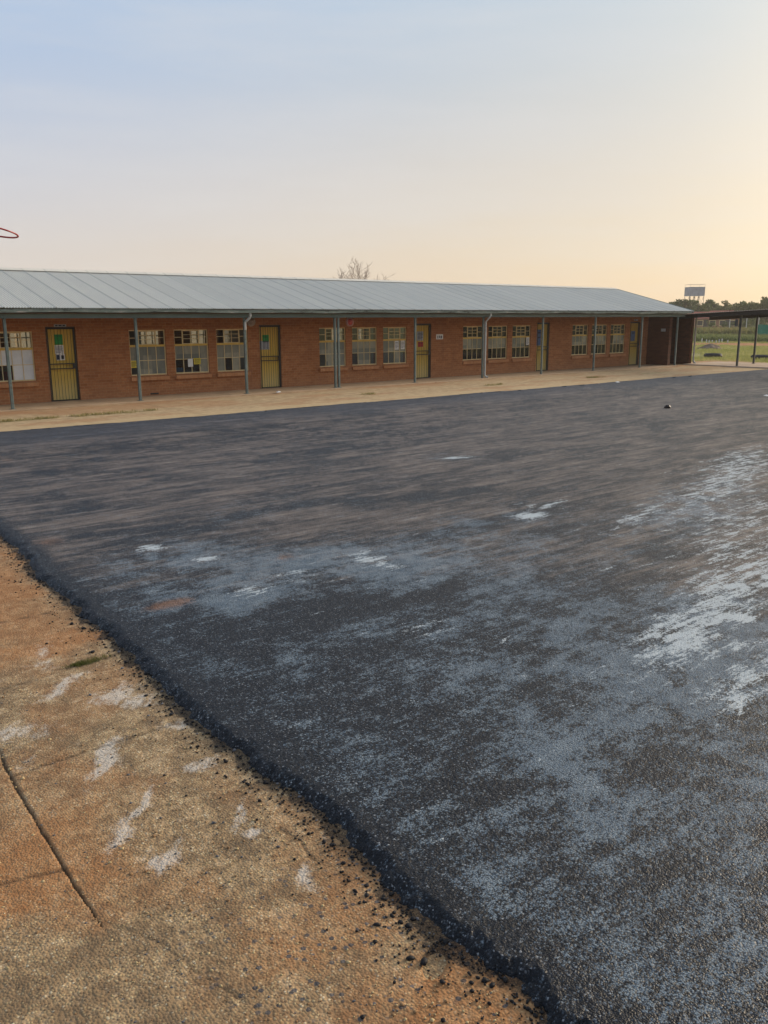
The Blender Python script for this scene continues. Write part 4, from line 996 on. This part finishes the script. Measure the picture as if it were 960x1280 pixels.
# field grass and reed banks beyond the walkway
def blades(name, pts, h, wd, n_each, mat, label, cat, spread):
    n = len(pts)*n_each; P = np.repeat(np.asarray(pts), n_each, 0)
    P = P+np.concatenate([RNG.normal(size=(n, 2))*spread, np.zeros((n, 1))], 1)
    a = RNG.uniform(0, 6.28, n); hh = h*RNG.uniform(.5, 1.3, n); ln = RNG.normal(size=(n, 2))*.35
    t = np.stack([np.cos(a), np.sin(a), np.zeros(n)], 1)*wd/2
    tip = P+np.stack([ln[:, 0]*hh, ln[:, 1]*hh, hh], 1); mid = (P+tip)/2+np.array([0, 0, .06])*h
    V = np.stack([P-t, P+t, mid+t*.8, tip, mid-t*.8], 1).reshape(-1, 3)
    m = MB(); m.v = [tuple(v) for v in V]; m.f = [(5*i, 5*i+1, 5*i+2, 5*i+3, 5*i+4) for i in range(n)]; m.m = [0]*n
    return tag(m.build(name, mat), label, cat, kind='stuff')
def grass_mat(name, c1, c2, c3, sc=.25):
    M = NM(name, .8, .15); n = M.noise(M.pos, sc, 5, .65); c = M.ramp(n, [(.3, c1), (.5, c2), (.7, c3)]); M.col(c)
    t = M.n.new('ShaderNodeBsdfTranslucent'); M.lk(c, t.inputs[0]); mx = M.n.new('ShaderNodeMixShader'); mx.inputs[0].default_value = .4
    M.lk(M.b.outputs[0], mx.inputs[1]); M.lk(t.outputs[0], mx.inputs[2]); M.lk(mx.outputs[0], M.n['Material Output'].inputs[0]); return M.m
def wedge(n, a0, a1, r0, r1):
    a = np.radians(RNG.uniform(a0, a1, n)); r = r0*(r1/r0)**RNG.random(n)
    return np.stack([r*np.sin(a), r*np.cos(a), np.full(n, -.13)], 1)
P = wedge(9000, 54, 72, 46, 105); P = P[P[:, 0] > 45]; rr = np.hypot(P[:, 0], P[:, 1])+2.0*np.sin(P[:, 1]*.4); P = P[(rr < 84) | (rr > 91)]
f = fbm(P[:, 0]*.15, P[:, 1]*.15, 300); P = P[f > .34]
blades('field_grass', P, .16, .035, 7, grass_mat('field_grass', (.22, .25, .08), (.33, .34, .12), (.46, .41, .19)), 'short yellow green grass on the field beyond the walkway', 'grass', .22)
P = wedge(3600, 50, 76, 98, 112)
blades('tall_grass', P, .60, .10, 8, grass_mat('tall_grass', (.12, .155, .065), (.16, .195, .08), (.24, .235, .095)), 'tall blue green grass in a strip across the field', 'tall grass', .35)
P = wedge(3600, 50, 76, 140, 160)
blades('weed_bank', P, .85, .16, 8, grass_mat('weed_bank', (.10, .12, .045), (.17, .175, .065), (.34, .26, .12)), 'rough weed bank below the far houses', 'weeds', .5)
# red soil strip across the field and the apron's grass tufts
s = MB(); pts = []
for a in np.radians(np.arange(50, 77, .5)):
    r0 = 84+1.5*math.sin(a*37); r1 = 93+2.0*math.sin(a*23+1); pts.append(((r0*math.sin(a), r0*math.cos(a), -.118), (r1*math.sin(a), r1*math.cos(a), -.118)))
s.add([q for p_ in pts for q in p_], [(2*i, 2*i+2, 2*i+3, 2*i+1) for i in range(len(pts)-1)])
tag(s.build('red_soil', paint('red_soil', (.36, .17, .075), .3, .95, .35, .1, (.24, .17, .08))), kind='structure')
P = []
for k in range(900):
    x = RNG.uniform(5, 30); y = 21.75+RNG.normal()*.09
    if fbm(np.array([x*.45]), np.array([y*.3]), 206)[0] > .53: P.append((x, y, -.01))
blades('apron_grass', P, .06, .012, 8, grass_mat('apron_grass', (.17, .17, .06), (.27, .24, .10), (.40, .33, .16)), 'thin grass growing along the crack in the apron', 'grass', .05)
P = [(2.02+RNG.normal()*.07, 5.86+RNG.normal()*.015, -.045) for k in range(90)]
blades('crack_grass', P, .022, .003, 6, grass_mat('crack_grass', (.09, .11, .03), (.13, .14, .04), (.22, .2, .08), 6), 'small grass tuft in the pavement joint by the asphalt edge', 'grass', .012)

# ------------------------------------------------------------------ far things
def tyre(px, py, rad, h, label, rz=0):
    p = on_ground(px, py, -.13); o = empty('tyre', p, rz); tag(o, label, 'tyre', 'tyres lying on the field')
    m = MB(); pr = []
    for i in range(13):
        a = 2*math.pi*i/12; pr.append((rad*.78+rad*.22*math.cos(a), h/2+h/2*math.sin(a)))
    m.lathe(pr, n=28); m.build('tread', MAT['black_rubber'], o, smooth=True)
tyre(891, 447.6, .56, .30, 'black tyre lying in the grass left of the walkway posts'); tyre(951.5, 449.0, .62, .26, 'black tyre lying in the grass at the right edge'); 
p = on_ground(888, 436.5, -.13); m = MB(); vs = []; n = 22
for j in range(7):
    for i in range(n):
        a = 2*math.pi*i/n; r = (1-j/6.5); q = random.uniform(.85, 1.15)
        vs.append((1.35*r*q*math.cos(a), 1.1*r*q*math.sin(a), .42*(1-(r)**1.4)*random.uniform(.88, 1.1)))
m.add(vs, [(j*n+i, j*n+(i+1) % n, (j+1)*n+(i+1) % n, (j+1)*n+i) for j in range(6) for i in range(n)]+[tuple(range(6*n, 7*n))])
tag(m.build('earth_mound', paint('mound_earth', (.17, .13, .10), .3, .95, 2, .1), loc=p), 'low grey brown heap of earth on the field behind the tyre', 'mound')
# water tower
d = 300; wt = empty('water_tower', at_dist(866, d, -.13)); tag(wt, 'square steel water tank on tall legs above the trees', 'water tower')
wt.rotation_euler = (0, 0, R(-38))
zb, zt = z_at(866, 369.5, d), z_at(866, 358.5, d); a = 2.35
def panel_mat(name, c):
    M = NM(name, .5, .4); n = M.noise(M.pos, .8, 4); M.col(M.ramp(n, [(.3, tuple(v*.8 for v in c)), (.7, tuple(v*1.15 for v in c))])); return M.m
m = MB(); m.box(-a, a, -a, a, zb, zt)
for i in range(5):
    q = -a+2*a*i/4
    for s_ in (-1, 1):
        m.box(q-.04, q+.04, s_*a-.05, s_*a+.05, zb+.01, zt-.01); m.box(s_*a-.05, s_*a+.05, q-.04, q+.04, zb+.01, zt-.01)
for z in (zb+.03, (zb+zt)/2, zt-.03): m.box(-a-.06, a+.06, -a-.06, a+.06, z-.05, z+.05)
m.build('tank', panel_mat('tank_steel', (.26, .28, .36)), wt)
for sx in (-1, -.33, .33, 1):
    for sy in (-1, 1):
        m = MB(); m.tube([(sx*a*.95, sy*a*.95, 0), (sx*a*.95, sy*a*.95, zb)], .09, 6); m.build('leg', panel_mat('leg_steel', (.22, .17, .16)), wt)
m = MB()
for sy in (-1, 1):
    for i, sx in enumerate((-1, -.33, .33)):
        m.tube([(sx*a*.95, sy*a*.95, zb*.55), ((sx+.66)*a*.95, sy*a*.95, zb-.1)], .04, 4); m.tube([((sx+.66)*a*.95, sy*a*.95, zb*.55), (sx*a*.95, sy*a*.95, zb-.1)], .04, 4)
m.build('bracing', panel_mat('brace_steel', (.22, .17, .16)), wt)
m = MB()
for sx, sy, ex, ey in ((-1,-1,1,-1), (1,-1,1,1), (1,1,-1,1), (-1,1,-1,-1)): m.tube([(sx*a, sy*a, zt+.8), (ex*a, ey*a, zt+.8)], .035, 4); m.tube([(sx*a, sy*a, zt), (sx*a, sy*a, zt+.8)], .035, 4)
m.build('railing', panel_mat('rail_steel', (.3, .26, .24)), wt)
# houses
def house(px, dd, w_, dep, hw, hr, label, rot, wallc, roofc):
    o = empty('brick_house', at_dist(px, dd, -.13), rot); tag(o, label, 'house', 'houses beyond the field')
    m = MB(); m.box(-w_/2, w_/2, -dep/2, dep/2, 0, hw); m.build('wall', paint('house_wall', wallc, .2, .9, 1), o)
    m = MB(); e = .4; A, B2 = w_/2+e, dep/2+e
    m.add([(-A, -B2, hw-.02), (A, -B2, hw-.02), (A, B2, hw-.02), (-A, B2, hw-.02), (-A+1.5, 0, hw+hr), (A-1.5, 0, hw+hr)], [(0, 1, 5, 4), (2, 3, 4, 5), (1, 2, 5), (3, 0, 4), (3, 2, 1, 0)])
    m.build('roof', paint('house_roof', roofc, .2, .8, .8), o)
    for q in (-.3, .05, .34):
        m = MB(); m.box(q*w_-.6, q*w_+.6, -dep/2-.04, -dep/2+.02, .9, 2.0); wn_ = m.build('window', MAT['cream'], o)
        m = MB(); m.box(q*w_-.5, q*w_+.5, -dep/2-.06, -dep/2-.041, 1.0, 1.9); m.build('pane', MAT['dark_frame'], wn_)
    m = MB(); m.box(.18*w_-.42, .18*w_+.42, -dep/2-.04, -dep/2+.02, 0, 2.05); m.build('door', MAT['dark_frame'], o)
house(873, 185, 8, 6, 2.3, 1.35, 'red roofed house just right of the store wall', R(-60), (.34, .17, .11), (.33, .10, .065))
house(902, 185, 6.5, 6, 2.4, 1.45, 'red roofed house left of the first walkway post', R(-62), (.36, .19, .12), (.36, .11, .07))
house(935, 215, 9, 6, 2.4, 1.2, 'brown house half hidden behind bushes between the walkway posts', R(-58), (.28, .2, .13), (.22, .14, .10))
# green screen fence at the right edge
o = empty('screen_fence', at_dist(958, 112, -.13), R(-52)); tag(o, 'green screen fence at the right edge of the field', 'fence')
m = MB(); L = 9; hh = z_at(955, 406, 112)+.13
for i in range(0, 61):
    x = -1.0+L*i/60; z0 = .05+.05*math.sin(i*.8); y = .05*math.sin(i*1.1); m.v += [(x, y, z0), (x, y, hh+.05*math.sin(i*.5))]
m.f = [(2*i, 2*i+2, 2*i+3, 2*i+1) for i in range(60)]; m.m = [0]*60
m.build('netting', paint('green_net', (.03, .22, .14), .25, .8, 1.2), o)
for i in range(5): m = MB(); x = -1.0+L*i/4; m.tube([(x, .1, 0), (x, .1, hh+.1)], .05, 6); m.build('post', MAT['dark_steel'], o)
for k in range(8):
    p = at_dist(880+k*4.4+random.uniform(-1.6, 1.6), 94+random.uniform(-1, 1), -.13); hs = random.uniform(.22, .42); m = MB(); m.tube([(0, 0, 0), (.02, 0, hs), (.02, 0, hs+.04)], [.06, .055, .02], 6)
    tag(m.build('fence_stub', MAT['pale_pipe'], loc=p), 'short whitish stub in the row before the tall grass', 'stub', 'whitish stubs in a row across the field')
for k, px in enumerate((913, 934, 949)):
    p = at_dist(px, 150, -.13); m = MB(); m.tube([(0, 0, 0), (0, 0, 2.6)], .07, 6); m.tube([(0, 0, 2.6), (0, 0, 2.64)], [.09, .09], 6)
    tag(m.build('pale_pole', MAT['pale_pipe'], loc=p), ['pale pole beside the right house', 'pale pole between the walkway posts', 'pale pole left of the green fence'][k], 'pole')
# pale wall added behind the school to brighten what its windows show
m = MB(); m.box(-20, 38, 44, 44.2, -.13, 2.1)
for i in range(20): m.box(-20+i*3-.1, -20+i*3+.1, 43.9, 44.0, -.13, 2.2)
tag(m.build('added_pale_wall', paint('cream_wall', (.62, .47, .33), .12, .9, .8)), 'cream wall added behind the school to brighten the view through classroom windows', 'wall')
# ------------------------------------------------------------------ evening haze
hz = MB(); hz.box(-520, 520, -520, 520, -1.2, 19)
hm = bpy.data.materials.new('evening_haze'); hm.use_nodes = True; hn = hm.node_tree.nodes; hl_ = hm.node_tree.links; hn.clear()
ho = hn.new('ShaderNodeOutputMaterial'); pvl = hn.new('ShaderNodeVolumePrincipled')
pvl.inputs['Color'].default_value = (.95, .90, .82, 1); pvl.inputs['Density'].default_value = .0005; pvl.inputs['Anisotropy'].default_value = .2
hl_.new(pvl.outputs[0], ho.inputs['Volume'])
tag(hz.build('haze', hm), 'thin warm evening haze over the whole yard and field', 'haze', kind='stuff')
# ------------------------------------------------------------------ unseen block added across the yard to shade the verandah wall's top
ob = empty('added_school_block', (14, -9, 0)); tag(ob, 'taller brick school block added across the yard for shade, seen only in window reflections', 'school building')
def opt(m, name, mat):
    o = m.build(name, mat, ob); o.matrix_parent_inverse = Matrix.Translation(ob.location).inverted(); return o
oo = [(-16+i*2.6, -16+i*2.6+1.4, .8, 2.1) for i in range(22)]
oo += [(a, b, c+3.1, d+3.1) for a, b, c, d in oo]
opt(wall_mesh(-18, 42, -9.2, -9, -.1, 6.2, oo), 'wall', MAT['brick'])
m = MB(); m.box(-18, 42, -16, -15.8, -.1, 6.2); m.box(-18, -17.8, -15.8, -9.2, -.1, 6.2); m.box(41.8, 42, -15.8, -9.2, -.1, 6.2); opt(m, 'wall', MAT['brick'])
m = MB(); m.add([(-18.5, -7.8, 6.1), (42.5, -7.8, 6.1), (42.5, -12.5, 7.7), (-18.5, -12.5, 7.7), (-18.5, -16.8, 6.1), (42.5, -16.8, 6.1)], [(0, 1, 2, 3), (3, 2, 5, 4)]); opt(m, 'roof', MAT['roof'])
for a, b, c, d in oo:
    m = MB(); m.box(a, b, -9.12, -9.10, c, d); opt(m, 'window', MAT['papered_pane'] if int(a*7) % 3 == 0 else MAT['dark_frame'])
